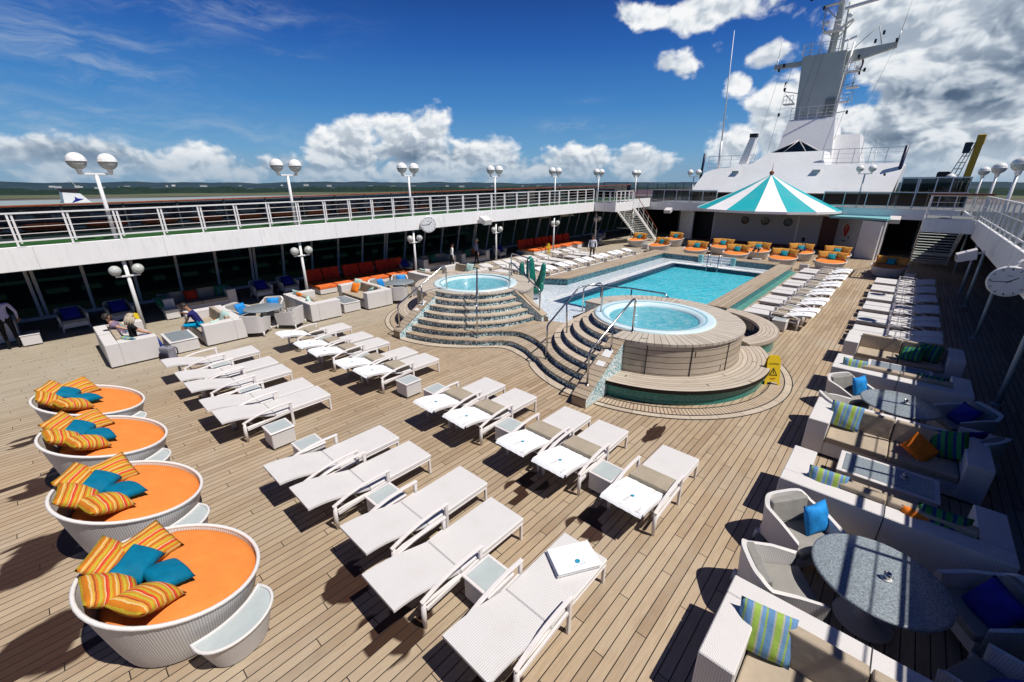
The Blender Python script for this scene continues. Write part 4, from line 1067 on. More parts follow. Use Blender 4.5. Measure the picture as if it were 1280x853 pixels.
def railing(name_lbl,pts,h=1.1,step=1.15,mids=3,z=3.30,glass=False,mat='white',r=.024,wood=False,bal=0.):
    """pts: polyline in plan"""
    o=pts[0]; t=thing('deck_railing',name_lbl,'railing',(o[0],o[1],z))
    P=[(x-o[0],y-o[1]) for x,y in pts]
    b=MB()
    for p,q in zip(P[:-1],P[1:]): b.obar((p[0],p[1],h),(q[0],q[1],h),.07,.045)
    b.build('top_rail',M['brownrail' if wood else mat],t)
    b=MB()
    for p,q in zip(P[:-1],P[1:]): b.obar((p[0],p[1],.17),(q[0],q[1],.17),.035,.045)
    b.build('bottom_rail',M[mat],t)
    for k in range(mids):
        zz=.17+(h-.17)*(k+1)/(mids+1); b=MB()
        for p,q in zip(P[:-1],P[1:]): b.tube([(p[0],p[1],zz),(q[0],q[1],zz)],.011,5)
        b.build('mid_rail',M['frame'],t)
    np_=0
    for p,q in zip(P[:-1],P[1:]):
        p=Vector(p+(0,));q=Vector(q+(0,)); L_=(q-p).length; n=max(1,round(L_/step))
        for i in range(n+(1 if q==Vector(P[-1]+(0,)) else 0)):
            c=p+(q-p)*(i/n); 
            b=MB(); b.obar(c,c+Vector((0,0,h)),.045,.05); 
            d=(q-p).normalized(); 
            if mids==3 and not bal: b.obar(c+d*.09+Vector((0,0,.10)),c+d*.09+Vector((0,0,h-.03)),.02,.05); b.box(c.x-.06,c.x+.06,c.y-.04,c.y+.15,0,.02)
            b.build('post',M[mat],t); np_+=1
        if glass: b=MB(); b.obar(p+Vector((0,0,.12)),q+Vector((0,0,.12)),.008,.01); 
        if glass:
            b=MB(); u=d.cross(Vector((0,0,1)))*.004
            b.face([p+u+Vector((0,0,.19)),q+u+Vector((0,0,.19)),q+u+Vector((0,0,h-.03)),p+u+Vector((0,0,h-.03))]); b.build('glass_panel',M[glass],t,recalc=False)
    return t
sheer(railing('white railing with thin bars along the port promenade edge',[(XP-.06,-13),(XP-.06,31.0)],h=.95,z=3.28),-.05,.0115)
railing('white railing of slim balusters along the starboard promenade edge',[(XS+.06,-13.0),(XS+.06,31.0)],step=1.3,mids=1)
railing('white railing round the port stair landing',[(XP+.05,31.26),(XP+1.83,31.26),(XP+1.83,33.9)],step=.6,mids=3)
railing('white railing round the starboard stair landing',[(XS-.05,31.26),(XS-1.83,31.26),(XS-1.83,33.9)],step=.75,mids=2)
railing('glass panelled railing on the forward gallery, port part',[(XP+.02,41.42),(-13.2,41.42)],step=1.3,mids=0,glass='tint')
railing('glass panelled railing on the forward gallery, starboard part',[(-5.4,41.42),(XS-.02,41.42)],step=1.3,mids=0,glass='tint')
# forward gallery
t=thing('forward_gallery','white forward gallery deck crossing the ship above the bar','deck gallery',(-8.8,41.3,0))
b=MB(); b.box(-11.1,11.05,0,.1,2.60,3.30,.01); b.build('fascia',M['white2'],t)
b=MB(); b.box(-15.6,15.55,.102,14,2.7,3.27); b.build('slab',M['greyfloor'],t)
for k in range(9):
    pass
# bulkhead beneath the gallery, the recess shade put into its near-black colour
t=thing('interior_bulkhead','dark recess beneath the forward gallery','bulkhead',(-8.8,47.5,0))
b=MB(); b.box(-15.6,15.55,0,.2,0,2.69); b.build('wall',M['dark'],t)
for sg,cx,w_ in ((1,XP,'port'),(-1,XS,'starboard')):
    t=thing('doorway','unlit %s doorway below the forward gallery'%w_,'doorway',(cx+sg*1.2,47.46,0))
    b=MB(); b.box(-.6,.6,-.03,.0,0,2.1); b.build('door_leaf',M['doorred'],t); b=MB(); b.box(-.68,-.605,-.05,0,0,2.18); b.box(.605,.68,-.05,0,0,2.18); b.box(-.605,.605,-.05,0,2.1,2.18); b.build('frame',M['greypaint'],t)
# open stairs
def stairs(side):
    x0,x1=(XP,XP+1.88) if side=='port' else (XS-1.88,XS)
    t=thing('staircase','open white staircase descending forward from the %s promenade landing'%side,'stairs',((x0+x1)/2,34.0,0))
    w=(x1-x0)/2; N=17; L_=5.2
    for s in (-1,1):
        b=MB(); b.obar((s*(w-.04),.02,3.22),(s*(w-.04),L_,.06),.06,.24); b.build('stringer',M['white'],t)
    for k in range(N):
        y=.2+(L_-.25)*k/N; z=3.3-3.3*(k+1)/(N+1)
        b=MB(); b.box(-w+.08,w-.08,y-.14,y+.14,z-.035,z); b.build('tread',M['greypaint'],t)
    for s in (-1,1):
        b=MB(); b.tube([(s*(w-.04),0,4.35),(s*(w-.04),.15,4.33),(s*(w-.04),L_,1.05),(s*(w-.04),L_+.12,.98)],.028,7); b.build('handrail',M['brownrail'] if side=='port' else M['white'],t)
        for zz in (.35,.68): b=MB(); b.tube([(s*(w-.04),.1,3.3+zz),(s*(w-.04),L_,.02+zz)],.014,5); b.build('mid_rail',M['white'],t)
        for k in range(6):
            y=.15+(L_-.15)*k/5; z=3.28-3.25*k/5; b=MB(); b.obar((s*(w-.04),y,max(0,z-.1)),(s*(w-.04),y,z+1.02),.03,.03); b.build('baluster',M['white'],t)
    b=MB(); b.box(-w-1.6,-w+.1,3.9,4.0,.95,1.02) if side=='port' else b.box(-w,w,4.4,4.5,.7,.76)
    b.build('cross_beam',M['greypaint'],t)
stairs('port'); stairs('starboard')
# lamps --------------------------------------------------------------
def globe(par,x,y,z,r=.25):
    b=MB(); b.sphere((x,y,z),r,20,0,z0=-.02,z1=1.); b.lathe([(r*.985,-.02*r),(r*1.05,-.01),(r*1.05,.012),(r,.02)],20,c=(x,y,z)); o=b.build('globe_cap',M['globe'],par)
    b=MB(); b.sphere((x,y,z),r*.97,20,0,z0=-1.,z1=-.03); b.build('globe_bowl',M['globeglass'],o)
    b=MB(); b.lathe([(.001,-.12),(.05,-.11),(.07,0),(.09,.05)],12,c=(x,y,z-r-.02)); b.build('socket',M['globe'],o)
def tall_lamp(label,x,y,z0,z1,along='y',sep=.36,r=.25,grp='twin globe lamps above the promenades'):
    t=thing('twin_globe_lamp',label,'deck lamp',(x,y,z0),0,grp)
    b=MB(); b.tube([(0,0,0),(0,0,z1-z0-r-.14)],[.062,.05],12); b.build('pole',M['white'],t)
    h=z1-z0-r-.12
    b=MB()
    a=(0,sep*.8,h) if along=='y' else (sep*.8,0,h); b.obar(Vector(a)*-1+Vector((0,0,2*h)) ,a,.09,.06,bev=.01); b.build('crossarm',M['white'],t)
    for s in (-1,1): globe(t,0 if along=='y' else s*sep,s*sep if along=='y' else 0,h+r+.12,r)
YL=[1.93,7.75,13.65,19.9,26.0,31.8,38.2]
for i,y in enumerate(YL):
    tall_lamp('white twin globe lamp rising above the port promenade rail, %s from the stern'%ORD[i],XP-.18,y,3.22+.01*y,5.62+.006*y)
    t=thing('post_lamp','white post with two globes under the port promenade edge, %s from the stern'%ORD[i],'lamp post',(XP-.15,y,0),0,'lamp posts under the port promenade')
    b=MB(); b.tube([(0,0,0),(0,0,2.61)],.058,12); b.build('pole',M['white'],t)
    b=MB(); b.obar((.05,-.33,2.05),(.05,.33,2.05),.06,.05); b.build('crossarm',M['white'],t)
    for s in (-1,1):
        b=MB(); b.sphere((.10,s*.30,2.26),.17,16); b.build('globe',M['globeglass'],t)
for i,y in enumerate((19.8,25.4,32.0,39.3)):
    tall_lamp('white twin globe lamp rising above the starboard promenade rail, %s from the stern'%ORD[i],XS+.18,y,3.27,5.66,sep=.30)
for i,y in enumerate((14.6,20.9,26.4,29.6,36)):
    t=thing('support_post','slim steel post under the starboard promenade edge, %s from the stern'%ORD[i],'post',(XS+.2,y,0),0,'posts under the starboard promenade')
    b=MB(); b.tube([(0,0,0),(0,0,2.61)],.055,10); b.build('shaft',M['greypaint'],t)
    b=MB(); b.lathe([(.11,0),(.1,.02),(.06,.03)],12); b.build('base_plate',M['greypaint'],t)
tall_lamp('white twin globe lamp in front of the deckhouse, left one',-15.6,41.9,3.27,5.9,'x')
tall_lamp('white twin globe lamp in front of the deckhouse, right one',-3.35,42.4,3.27,6.0,'x')
t=thing('radome','small white satellite dome beyond the starboard screen','radome',(1.35,45.3,4.9)); b=MB(); b.sphere((0,0,.45),.28,16); b.build('dome',M['globe'],t); b=MB(); b.tube([(0,0,-1.6),(0,0,.2)],.05,8); b.build('mast',M['white'],t)
# clocks --------------------------------------------------------------
def clock(label,x,y,z,rz,r,hh,mm,hang):
    t=thing('deck_clock',label,'clock',(x,y,z),rz)     # dial faces local -y
    b=MB(); 
    def ring(rr,yy,n=40): return [(rr*math.cos(2*PI*i/n),yy,rr*math.sin(2*PI*i/n)) for i in range(n)]
    rings=[ring(r*.93,-.105),ring(r,-.10),ring(r*1.02,-.05),ring(r,.06),ring(r*.7,.10)]
    vs=[[b.bm.verts.new(p) for p in rg] for rg in rings]
    for A,B in zip(vs[:-1],vs[1:]):
        for i in range(40): f=b.bm.faces.new((A[i],A[(i+1)%40],B[(i+1)%40],B[i])); f.smooth=True
    b.bm.faces.new(vs[-1]); b.build('case',M['white'],t)
    b=MB(); b.face(ring(r*.93,-.098)); b.build('dial',M['clockface'],t)
    b=MB()
    def bar(ang,r0,r1,w,yy):
        a=PI/2-ang; d=Vector((math.cos(a),0,math.sin(a))); n=Vector((-d.z,0,d.x))*w/2; o=Vector((0,yy,0))
        b.face([o+d*r0-n,o+d*r1-n,o+d*r1+n,o+d*r0+n])
    for k in range(12): bar(k*PI/6,r*.76,r*.90,r*.05 if k%3 else r*.07,-.1)
    for k in range(60):
        if k%5: bar(k*PI/30,r*.87,r*.90,r*.015,-.1)
    b.build('hour_marks',M['black'],t)
    b=MB(); bar((hh+mm/60)*PI/6,-r*.12,r*.52,r*.065,-.104); b.build('hour_hand',M['black'],t)
    b=MB(); bar(mm*PI/30,-r*.14,r*.80,r*.045,-.107); b.build('minute_hand',M['black'],t)
    b=MB()
    for k in range(5): b.box(-r*.13+k*r*.055,-r*.095+k*r*.055,-.1006,-.0995,r*.36,r*.41)
    b.build('maker_name',M['black'],t)
    if hang:
        b=MB(); b.tube([(0,.0,r*.98),(hang*.35,.10,r*.98+.14),(hang,.12,r*.98+.14)],.035,8); b.build('bracket',M['white'],t)
clock('round white clock with black hour marks under the starboard promenade edge',2.06,15.55,2.78,R(-3),.36,1,44,.30)
clock('round white clock hung on the port promenade fascia',-18.95,14.35,2.95,R(72),.42,1,44,0)
# floodlights under the edges ------------------------------------------
def flood(label,x,y,z,rz):
    t=thing('floodlight',label,'floodlight',(x,y,z),rz,'box floodlights on the promenade edges')
    b=MB(); pr_=[(-.18,-.16),(.30,-.32),(.36,-.05),(-.12,.18)]
    A=[b.bm.verts.new((-.30,yy,zz)) for yy,zz in pr_]; B=[b.bm.verts.new((.30,yy,zz)) for yy,zz in pr_]
    b.bm.faces.new(A); b.bm.faces.new(B[::-1])
    for i in range(4): b.bm.faces.new((A[i],A[(i+1)%4],B[(i+1)%4],B[i]))
    b.build('housing',M['frame'],t)
    b=MB(); b.face([(-.27,.33,-.30),(.27,.33,-.30),(.27,.375,-.08),(-.27,.375,-.08)]); b.build('lens',M['globeglass'],t)
    b=MB(); b.tube([(0,-.15,.0),(0,-.35,.08)],.04,8); b.build('bracket',M['frame'],t)
flood('white box floodlight on the port promenade fascia beyond the clock',-18.95,18.5,2.98,R(-90))
flood('white box floodlight at the starboard promenade edge above the walkway',1.85,22.6,2.62,R(90))
flood('white box floodlight under the forward gallery, port side',-17.2,41.0,2.66,PI)
flood('white box floodlight under the forward gallery, starboard side',-.9,41.0,2.66,PI)
# ------------------------------------------------------------------ bar
bx0,bx1,by=-13.55,-5.3,42.9
t=thing('bar_house','grey-white poolside bar wall with three portholes under the striped canopy','bar',(-9.4,by,0))
def WB(x): return x+9.4
b=MB(); b.box(WB(bx0),WB(bx1),0,.2,0,2.95); b.build('wall',M['barwall'],t)
for x in (-10.95,-9.35,-7.65):
    b=MB(); rg=[(.30*math.cos(2*PI*i/28)+WB(x),.30*math.sin(2*PI*i/28)+1.92) for i in range(28)]
    b.face([(p,-.012,q) for p,q in rg]); o=b.build('porthole',M['darkglass'],t)
    b=MB(); b.tube([(p,-.02,q) for p,q in rg],.03,6,closed=True); b.build('ring',M['darkmetal'],o)
b=MB(); b.box(WB(-5.3),WB(-4.1),.05,.2,0,2.6); b.build('door',M['doorred'],t)
b=MB(); b.box(WB(-15.2),WB(-13.56),.25,.4,0,2.6); b.build('door',M['dark'],t)
b=MB(); b.box(WB(-14.6),WB(-4.2),-.75,-.02,0,.12); b.build('step',M['doorred'],t)
b=MB(); b.box(WB(-6.4),WB(-6.18),-.03,-.002,.45,.78); b.build('vent',M['black'],t)
for x in (-12.2,-8.9,-6.9): 
    b=MB(); b.box(WB(x)-.35,WB(x)+.35,-.25,-.02,2.72,2.84); b.build('wall_heater',M['darkmetal'],t)
b=MB(); b.box(WB(-13.4),WB(-5.3),-.06,-.002,2.60,2.66); b.build('trim',M['greypaint'],t)
# angled crest wall and lit side panel
def angled(label,p0,p1,h,mat,name,cat):
    t=thing(name,label,cat,(p0[0],p0[1],0)); b=MB(); v=Vector((p1[0]-p0[0],p1[1]-p0[1],0))
    b.obar((0,0,h/2),(v.x,v.y,h/2),.12,h); b.build('panel',mat,t); return t,v
tcr,v=angled('grey wall carrying a round red crest beside the bar',(-4.15,42.7),(-2.55,39.6),2.6,M['barwall'],'crest_wall','wall')
d=v.normalized(); n=Vector((d.y,-d.x,0)); n=-n if n.y>0 else n
c0=v*.45+Vector((0,0,1.72))+n*.063
def cw(u,w,k=0): return c0+d*u+Vector((0,0,w))+n*k
b=MB(); b.tube([cw(.66*math.cos(2*PI*i/26),.66*math.sin(2*PI*i/26)) for i in range(3,24)],.03,6); b.build('wreath',M['greypaint'],tcr)
b=MB(); b.face([cw(.42*math.cos(q)*(1+.22*math.sin(3*q)),-.06+.46*math.sin(q),.004) for q in [2*PI*i/22 for i in range(22)]]); b.build('crest',M['redprint'],tcr)
b=MB(); b.face([cw(-.05+.15*math.cos(q),.14+.18*math.sin(q),.008) for q in [2*PI*i/14 for i in range(14)]]); b.build('crest_centre',M['skin'],tcr)
for u,w in ((-.62,-.34),(.62,-.52)):
    b=MB(); b.face([cw(u+.10*math.cos(q),w+.11*math.sin(q),.004) for q in [2*PI*i/12 for i in range(12)]]); b.build('dot',M['black'],tcr)
b=MB()
for k,w in enumerate((.09,.05,.11,.07,.09,.06)): b.face([cw(-.34+k*.12,-.86,.004),cw(-.34+k*.12+w,-.86,.004),cw(-.34+k*.12+w,-.76,.004),cw(-.34+k*.12,-.76,.004)])
b.build('lettering',M['black'],tcr)
angled('white sunlit wall panel right of the red crest',(-2.5,39.5),(-1.35,38.6),2.55,M['white'],'partition_wall','wall')
angled('grey wall return facing the starboard stairs',(-1.3,38.65),(-1.25,42.5),2.55,M['barwall'],'partition_wall','wall')
angled('white slanting wall panel left of the bar, half in shadow',(-16.9,43.4),(-15.2,42.2),2.6,M['white'],'partition_wall','wall')
t=thing('canopy_roof_lip','pale teal flat roof edge right of the striped canopy','roof',(-2.6,40.3,2.62)); 
b=MB(); b.prism([(-2.2,2.5),(-1.9,-1.0),(-.1,-1.1),(1.4,-1.9),(1.55,2.5)],0,.14); b.build('roof_panel',M['tealroof'],t)
# striped canopy
cx,cy=-9.2,41.2
t=thing('striped_canopy','conical teal and white striped canopy over the pool bar','canopy',(cx,cy,0),R(6))
n=16; Rr=5.25; zr,za=3.06,5.62
b=MB(); 
for k in range(n):
    a0,a1=2*PI*k/n,2*PI*(k+1)/n
    NN=8; prev=None
    for j in range(NN+1):
        u=j/NN; r=Rr*(1-u)+.05*u; z=zr+(za-zr)*(u**1.0)-.10*math.sin(PI*u)
        row=[b.bm.verts.new((r*math.cos(a0),r*math.sin(a0),z)),b.bm.verts.new((r*math.cos(a1),r*math.sin(a1),z))]
        if prev: b.bm.faces.new((prev[0],prev[1],row[1],row[0]))
        prev=row
b.build('fabric_roof',M['canopy'],t,recalc=False)
b=MB()
for k in range(n):
    a0,a1=2*PI*k/n,2*PI*(k+1)/n
    b.face([(Rr*math.cos(a0),Rr*math.sin(a0),zr),(Rr*math.cos(a1),Rr*math.sin(a1),zr),(Rr*math.cos(a1),Rr*math.sin(a1),zr-.17),(Rr*math.cos(a0),Rr*math.sin(a0),zr-.17)])
b.build('valance',M['white'],t,recalc=False)
b=MB(); b.prism([(Rr*.985*math.cos(2*PI*k/n),Rr*.985*math.sin(2*PI*k/n)) for k in range(n)],zr-.16,zr-.12); b.build('ceiling',M['greypaint'],t)
b=MB(); b.sphere((0,0,za+.14),.17,14); b.build('finial_ball',M['brownrail'],t)
b=MB(); b.tube([(0,0,za+.25),(0,0,za+.95)],[.03,.008],6); b.build('finial_spike',M['brownrail'],t)
for x,y in ((-3.86,.55),(2.55,-.17)):
    b=MB(); b.tube([(x,y,0),(x,y,zr-.12)],.05,10); b.build('pole',M['white'],t)
# ------------------------------------------------------------------ deckhouse and funnel-mast
hy=47.0
t=thing('deckhouse','white curved deckhouse bulwark behind the striped canopy','deckhouse',(0,hy,0))
prof=[(-17.7,4.15),(-17.0,6.0),(-16.3,6.28),(-13.9,6.55),(-12.6,6.95),(-12.0,7.62),(-11.6,7.72),(-7.3,7.72),(-7.1,7.0),(-6.9,6.55),(-1.55,6.52),(-1.45,6.35),(-1.75,4.15)]
b=MB(); A=[b.bm.verts.new((x,(z-4.15)*.8,z)) for x,z in prof]; B=[b.bm.verts.new((x,6.5,z)) for x,z in prof]; b.bm.faces.new(A); b.bm.faces.new(B[::-1])
for i in range(len(A)): b.bm.faces.new((A[i],A[(i+1)%len(A)],B[(i+1)%len(A)],B[i]))
b.build('shell',M['white2'],t)
b=MB(); b.box(-17.8,-1.6,-.06,-.003,4.08,4.16); b.build('trim',M['brownrail'],t)
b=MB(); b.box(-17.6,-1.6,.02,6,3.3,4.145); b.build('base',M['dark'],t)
for x in (-14.0,-7.3):
    b=MB(); b.box(x-.3,x+.3,1.2,1.75,6.0,6.12); b.build('ledge_light',M['greypaint'],t)
b=MB(); b.tube([(-2.45,-.05,5.6),(-2.45,-.3,5.65)],.08,8); b.build('camera',M['darkmetal'],t)
railing('white tubular railing on top of the deckhouse, port half',[(-17.0,hy+2.2),(-12.7,hy+2.2)],h=1.25,step=1.0,mids=2,z=6.3,r=.02)
railing('white tubular railing on top of the deckhouse, starboard half',[(-7.2,hy+2.2),(-1.7,hy+2.2)],h=1.25,step=1.1,mids=2,z=6.5)
t=thing('skylight','low dark glass pyramid skylight on the deckhouse','skylight',(-9.6,hy+3.3,7.72))
b=MB(); ap=(0,.5,1.05); q=[(-1.9,-.4,0),(1.9,-.4,0),(1.9,1.6,0),(-1.9,1.6,0)]
for i in range(4): b.face([q[i],q[(i+1)%4],ap])
b.build('glass',M['tint'],t); b=MB()
for p in q+[(-.9,-.4,0),(.9,-.4,0)]: b.tube([p,ap],.04,5)
b.build('frame',M['frame'],t)
# white base block
def frustum(b,x0,x1,y0,y1,z0,X0,X1,Y0,Y1,z1):
    A=[b.bm.verts.new(p) for p in ((x0,y0,z0),(x1,y0,z0),(x1,y1,z0),(x0,y1,z0))]; B=[b.bm.verts.new(p) for p in ((X0,Y0,z1),(X1,Y0,z1),(X1,Y1,z1),(X0,Y1,z1))]
    b.bm.faces.new(A); b.bm.faces.new(B)
    for i in range(4): b.bm.faces.new((A[i],A[(i+1)%4],B[(i+1)%4],B[i]))
my=58.0
t=thing('mast_tower','tall grey and white radar mast tower rising behind the deckhouse','mast',(-9.9,my,0))
b=MB(); frustum(b,-2.75,2.6,-2.6,4,6.5,-2.25,1.85,-.8,3.4,11.2); b.build('lower_block',M['white2'],t)
b=MB(); frustum(b,1.9,4.9,-2.,3.4,6.5,2.2,4.1,-.2,3.0,9.6); b.build('side_block',M['white'],t)
b=MB(); b.box(-2.1,1.75,-.7,-.5,11.2,11.26); b.build('balcony_floor',M['white'],t)
b=MB(); frustum(b,-1.95,1.35,.2,2.6,11.0,-2.35,1.35,.2,2.2,17.2); b.build('grey_tower',M['greypaint'],t)
b=MB(); b.box(.55,1.36,.0,.19,11.2,13.0); b.build('locker',plain('locker',(.2,.22,.21),.5),t)
b=MB(); b.tube([(1.5,0,9.4),(1.75,.6,17.8)],.10,8); b.build('riser_pipe',M['white'],t)
b=MB(); frustum(b,-5.0,-2.2,.8,1.4,16.55,-5.0,-2.2,.8,1.4,16.95); b.build('yardarm',M['greypaint'],t)
b=MB(); A=[(1.4,.8,16.1),(5.1,.8,16.95),(5.1,.8,17.35),(1.4,.8,17.2)]
vA=[b.bm.verts.new(p) for p in A]; vB=[b.bm.verts.new((p[0],1.4,p[2])) for p in A]; b.bm.faces.new(vA); b.bm.faces.new(vB[::-1])
for i in range(4): b.bm.faces.new((vA[i],vA[(i+1)%4],vB[(i+1)%4],vB[i]))
b.build('yardarm',M['greypaint'],t)
b=MB(); b.tube([(-.1,1.2,17.2),(0,1.2,26)],[.33,.24],12); b.build('pole_mast',M['greypaint'],t)
b=MB(); b.tube([(.75,1.4,17.2),(.55,1.4,21.5)],.12,8); b.build('strut',M['greypaint'],t)
b=MB(); b.obar((.3,.9,20.9),(2.9,.9,21.15),.25,.28,bev=.05); b.build('radar_scanner',M['white'],t)
b=MB(); b.obar((-1.5,.9,21.4),(.2,.9,21.5),.5,.10); b.build('platform',M['white'],t)
b=MB(); b.obar((.2,1,19.3),(1.2,1,19.9),.5,.08); b.build('platform',M['white'],t)
for p,q in (((-1.3,1,19.6),(-.15,1,18.6)),((.2,1.2,18.6),(1.3,1.2,19.9)),((-1.4,1,21.4),(-.2,1,20.2)),((-1.3,1,19.6),(-1.3,1,21.4))):
    b=MB(); b.tube([p,q],.06,6); b.build('brace',M['greypaint'],t)
b=MB(); b.obar((.8,1,18.1),(1.8,1,18.4),.12,.16); b.build('small_radar',M['white'],t)
for i,(x,z) in enumerate(((-3.5,14.4),(-4.4,16.3),(3.1,15.3),(3.9,18.2),(3.4,17.6),(2.4,16.5),(-3.6,12.0),(2.5,11.7),(5.0,17.4),(-4.0,16.7),(-1.4,21.2),(1.4,21.9))):
    b=MB(); b.box(x-.09,x+.09,.4,.6,z-.16,z+.16,.02); b.build('signal_lamp',M['black'],t)
for p,q in (((-3.5,.5,14.2),(-2.2,.6,13.9)),((-3.3,.5,13.9),(-2.3,.7,12.9)),((1.5,.6,15.2),(3.1,.5,15.3)),((1.5,.6,14.1),(2.6,.5,14.3)),((1.5,.5,11.7),(2.5,.5,11.8)),((1.8,.6,17.3),(3.4,.7,18.9)),((3.4,.7,18.9),(3.9,.7,17.3))):
    b=MB(); b.tube([p,q],.04,5); b.build('bracket',M['greypaint'],t)
b=MB(); b.box(1.9,2.9,.4,1.4,13.9,14.0); b.build('side_platform',M['white'],t)
for (x,y,z,w,h) in ((-2.9,.6,12.9,.9,.08),(2.1,.5,15.25,1.1,.08),(2.05,.5,12.6,.8,.08),(-.2,.4,19.0,1.6,.08)):
    b=MB(); b.box(x-w/2,x+w/2,y-.4,y+.5,z,z+h); b.build('platform',M['white'],t)
    b=MB()
    for q in range(4):
        xx=x-w/2+w*q/3; b.tube([(xx,y-.38,z),(xx,y-.38,z+.8)],.02,4)
    b.tube([(x-w/2,y-.38,z+.8),(x+w/2,y-.38,z+.8)],.025,4); b.tube([(x-w/2,y-.38,z+.42),(x+w/2,y-.38,z+.42)],.018,4); b.build('guard_rail',M['white'],t)
for (x,z,h) in ((.55,17.3,2.6),(-1.9,17.3,1.4),(1.2,17.3,1.1),(-1.1,17.3,2.0),(2.4,14.0,1.3),(2.6,12.7,1.2)):
    b=MB(); b.tube([(x,.8,z),(x,.8,z+h)],[.05,.02],5); b.build('aerial',M['white'],t)
for (x,z) in ((.9,20.2),(-.9,19.9),(2.5,15.6)):
    b=MB(); b.sphere((x,.7,z),.22,10); b.build('dome',M['white'],t)
b=MB()
for q in range(26): b.box(1.42,1.62,-.62+.05,-.60+.08,9.6+q*.3,9.63+q*.3)
b.build('ladder',M['greypaint'],t)
# platform rail at mast foot and on balcony
for (pts,h,z,l) in (([(-12.3,my+.6),(-12.3,my+.0),(-9.0,my+.0)],.95,17.2,'white guard rail on the platform at the foot of the pole mast'),([(-12.1,my-.65),(-8.2,my-.65)],1.1,11.26,'white guard rail of the balcony halfway up the mast tower')):
    railing(l,pts,h=h,step=.8,mids=2,z=z)
# rigging
def wire(label,p,q,r=.012,nm='halyard',cat='rigging line'):
    b=MB(); p=Vector(p); q=Vector(q); b.tube([p-p,q-p],r,4); o=b.build(nm,M['darkmetal'],None,p); return tag(o,label,cat)
wire('thin halyard from the left yardarm to the deckhouse',(-14.2,my+1,16.6),(-14.6,my-3,6.6)); wire('inner halyard left of the grey mast tower',(-13.2,my+1,16.6),(-13.2,my-3,6.8))
wire('halyard hanging from the right yardarm with a pennant',(-7.2,my+1,16.6),(-7.6,my-2,9)); wire('outer halyard of the right yardarm',(-4.9,my+1,17.1),(-5.6,my-1,13))
wire('diagonal stay crossing the face of the grey tower',(-11.0,my-.1,17.1),(-12.2,my-.8,8.2)); wire('second diagonal stay crossing the face of the grey tower',(-10.4,my-.1,17.1),(-11.3,my-.8,8.2))
fl=MB(); fl.grid(lambda u,v:(.16*u+.05*math.sin(6*v),.05*math.sin(5*v+3*u),-1.3*v),4,8); o=fl.build('pennant',plain('pennant',(.10,.02,.06),.8),None,(-7.25,my+.95,16.3)); tag(o,'dark red and blue pennant hanging below the right yardarm','flag')
fl=MB(); fl.grid(lambda u,v:(.22*(1-v)*u,.02,-.6*v),3,4); o=fl.build('pennant',M['black'],None,(-13.6,my+.95,15.2)); tag(o,'small dark pennant on the left halyard of the mast','flag')
t=thing('flag_line','string of small dark flags running up to the pole mast','flag string',(-12.4,my,22.2)); b=MB(); b.tube([(0,0,0),(-3.6,0,2.9)],.02,4); b.build('line',M['darkmetal'],t)
for k in range(7):
    b=MB(); u=k/6.5; b.box(-3.6*u-.13,-3.6*u+.13,-.03,.03,2.9*u-.30,2.9*u-.02); b.build('flag',M['black'],t)
t=thing('flag_line','string of small dark flags on the right of the pole mast','flag string',(-9.2,my,21.4)); b=MB(); b.tube([(0,0,0),(1.6,0,2.6)],.02,4); b.build('line',M['darkmetal'],t)
for k in range(3): b=MB(); u=.35+k/3; b.box(1.6*u-.13,1.6*u+.13,-.03,.03,2.6*u-.30,2.6*u-.02); b.build('flag',M['black'],t)
def whip(label,x,y,z0,z1,r=.06,lean=0.):
    t=thing('whip_antenna',label,'antenna',(x,y,z0)); b=MB(); b.tube([(0,0,0),(lean*.2,0,(z1-z0)*.22)],[r*1.9,r*1.6],8); b.build('base',M['white'],t)
    b=MB(); b.tube([(lean*.2,0,(z1-z0)*.22),(lean,0,z1-z0)],[r,r*.3],6); b.build('rod',M['white'],t)
whip('tall white whip antenna at the left end of the deckhouse',-16.2,50.0,6.3,18.6,.075,-.5)
whip('thin whip antenna on the left end of the mast yardarm',-14.7,my+1,16.9,19.4,.03,.1); whip('thin whip antenna on the right end of the mast yardarm',-4.85,my+1,17.3,21.4,.03,.35)
whip('short pair antenna at the right on the deckhouse roof',-4.6,50,6.5,9.4,.035); whip('slim antenna right of the mast side block',-3.6,50,6.5,11.2,.025)
for x,y,w_ in ((-17.9,50,'left'),(-1.75,48.6,'right')):
    t=thing('dark_pole','dark blue leaning pole at the %s end of the deckhouse'%w_,'pole',(x,y,4.2 if w_=='right' else 5.4)); b=MB(); b.tube([(0,0,0),(.12,0,3.6 if w_=='right' else 2.5)],.13,8); b.build('shaft',plain('navy_pole',(.015,.02,.06),.4),t)
t=thing('funnel_ladder','small white ladder stack left of the mast base','ladder',(-14.0,hy+3.5,6.8)); b=MB(); frustum(b,-.4,.35,-.3,.3,0,.25,.8,-.25,.25,2.4); b.build('casing',M['white'],t)
b=MB(); b.box(.2,.85,-.32,.3,2.42,2.75); b.build('cap',M['darkmetal'],t)
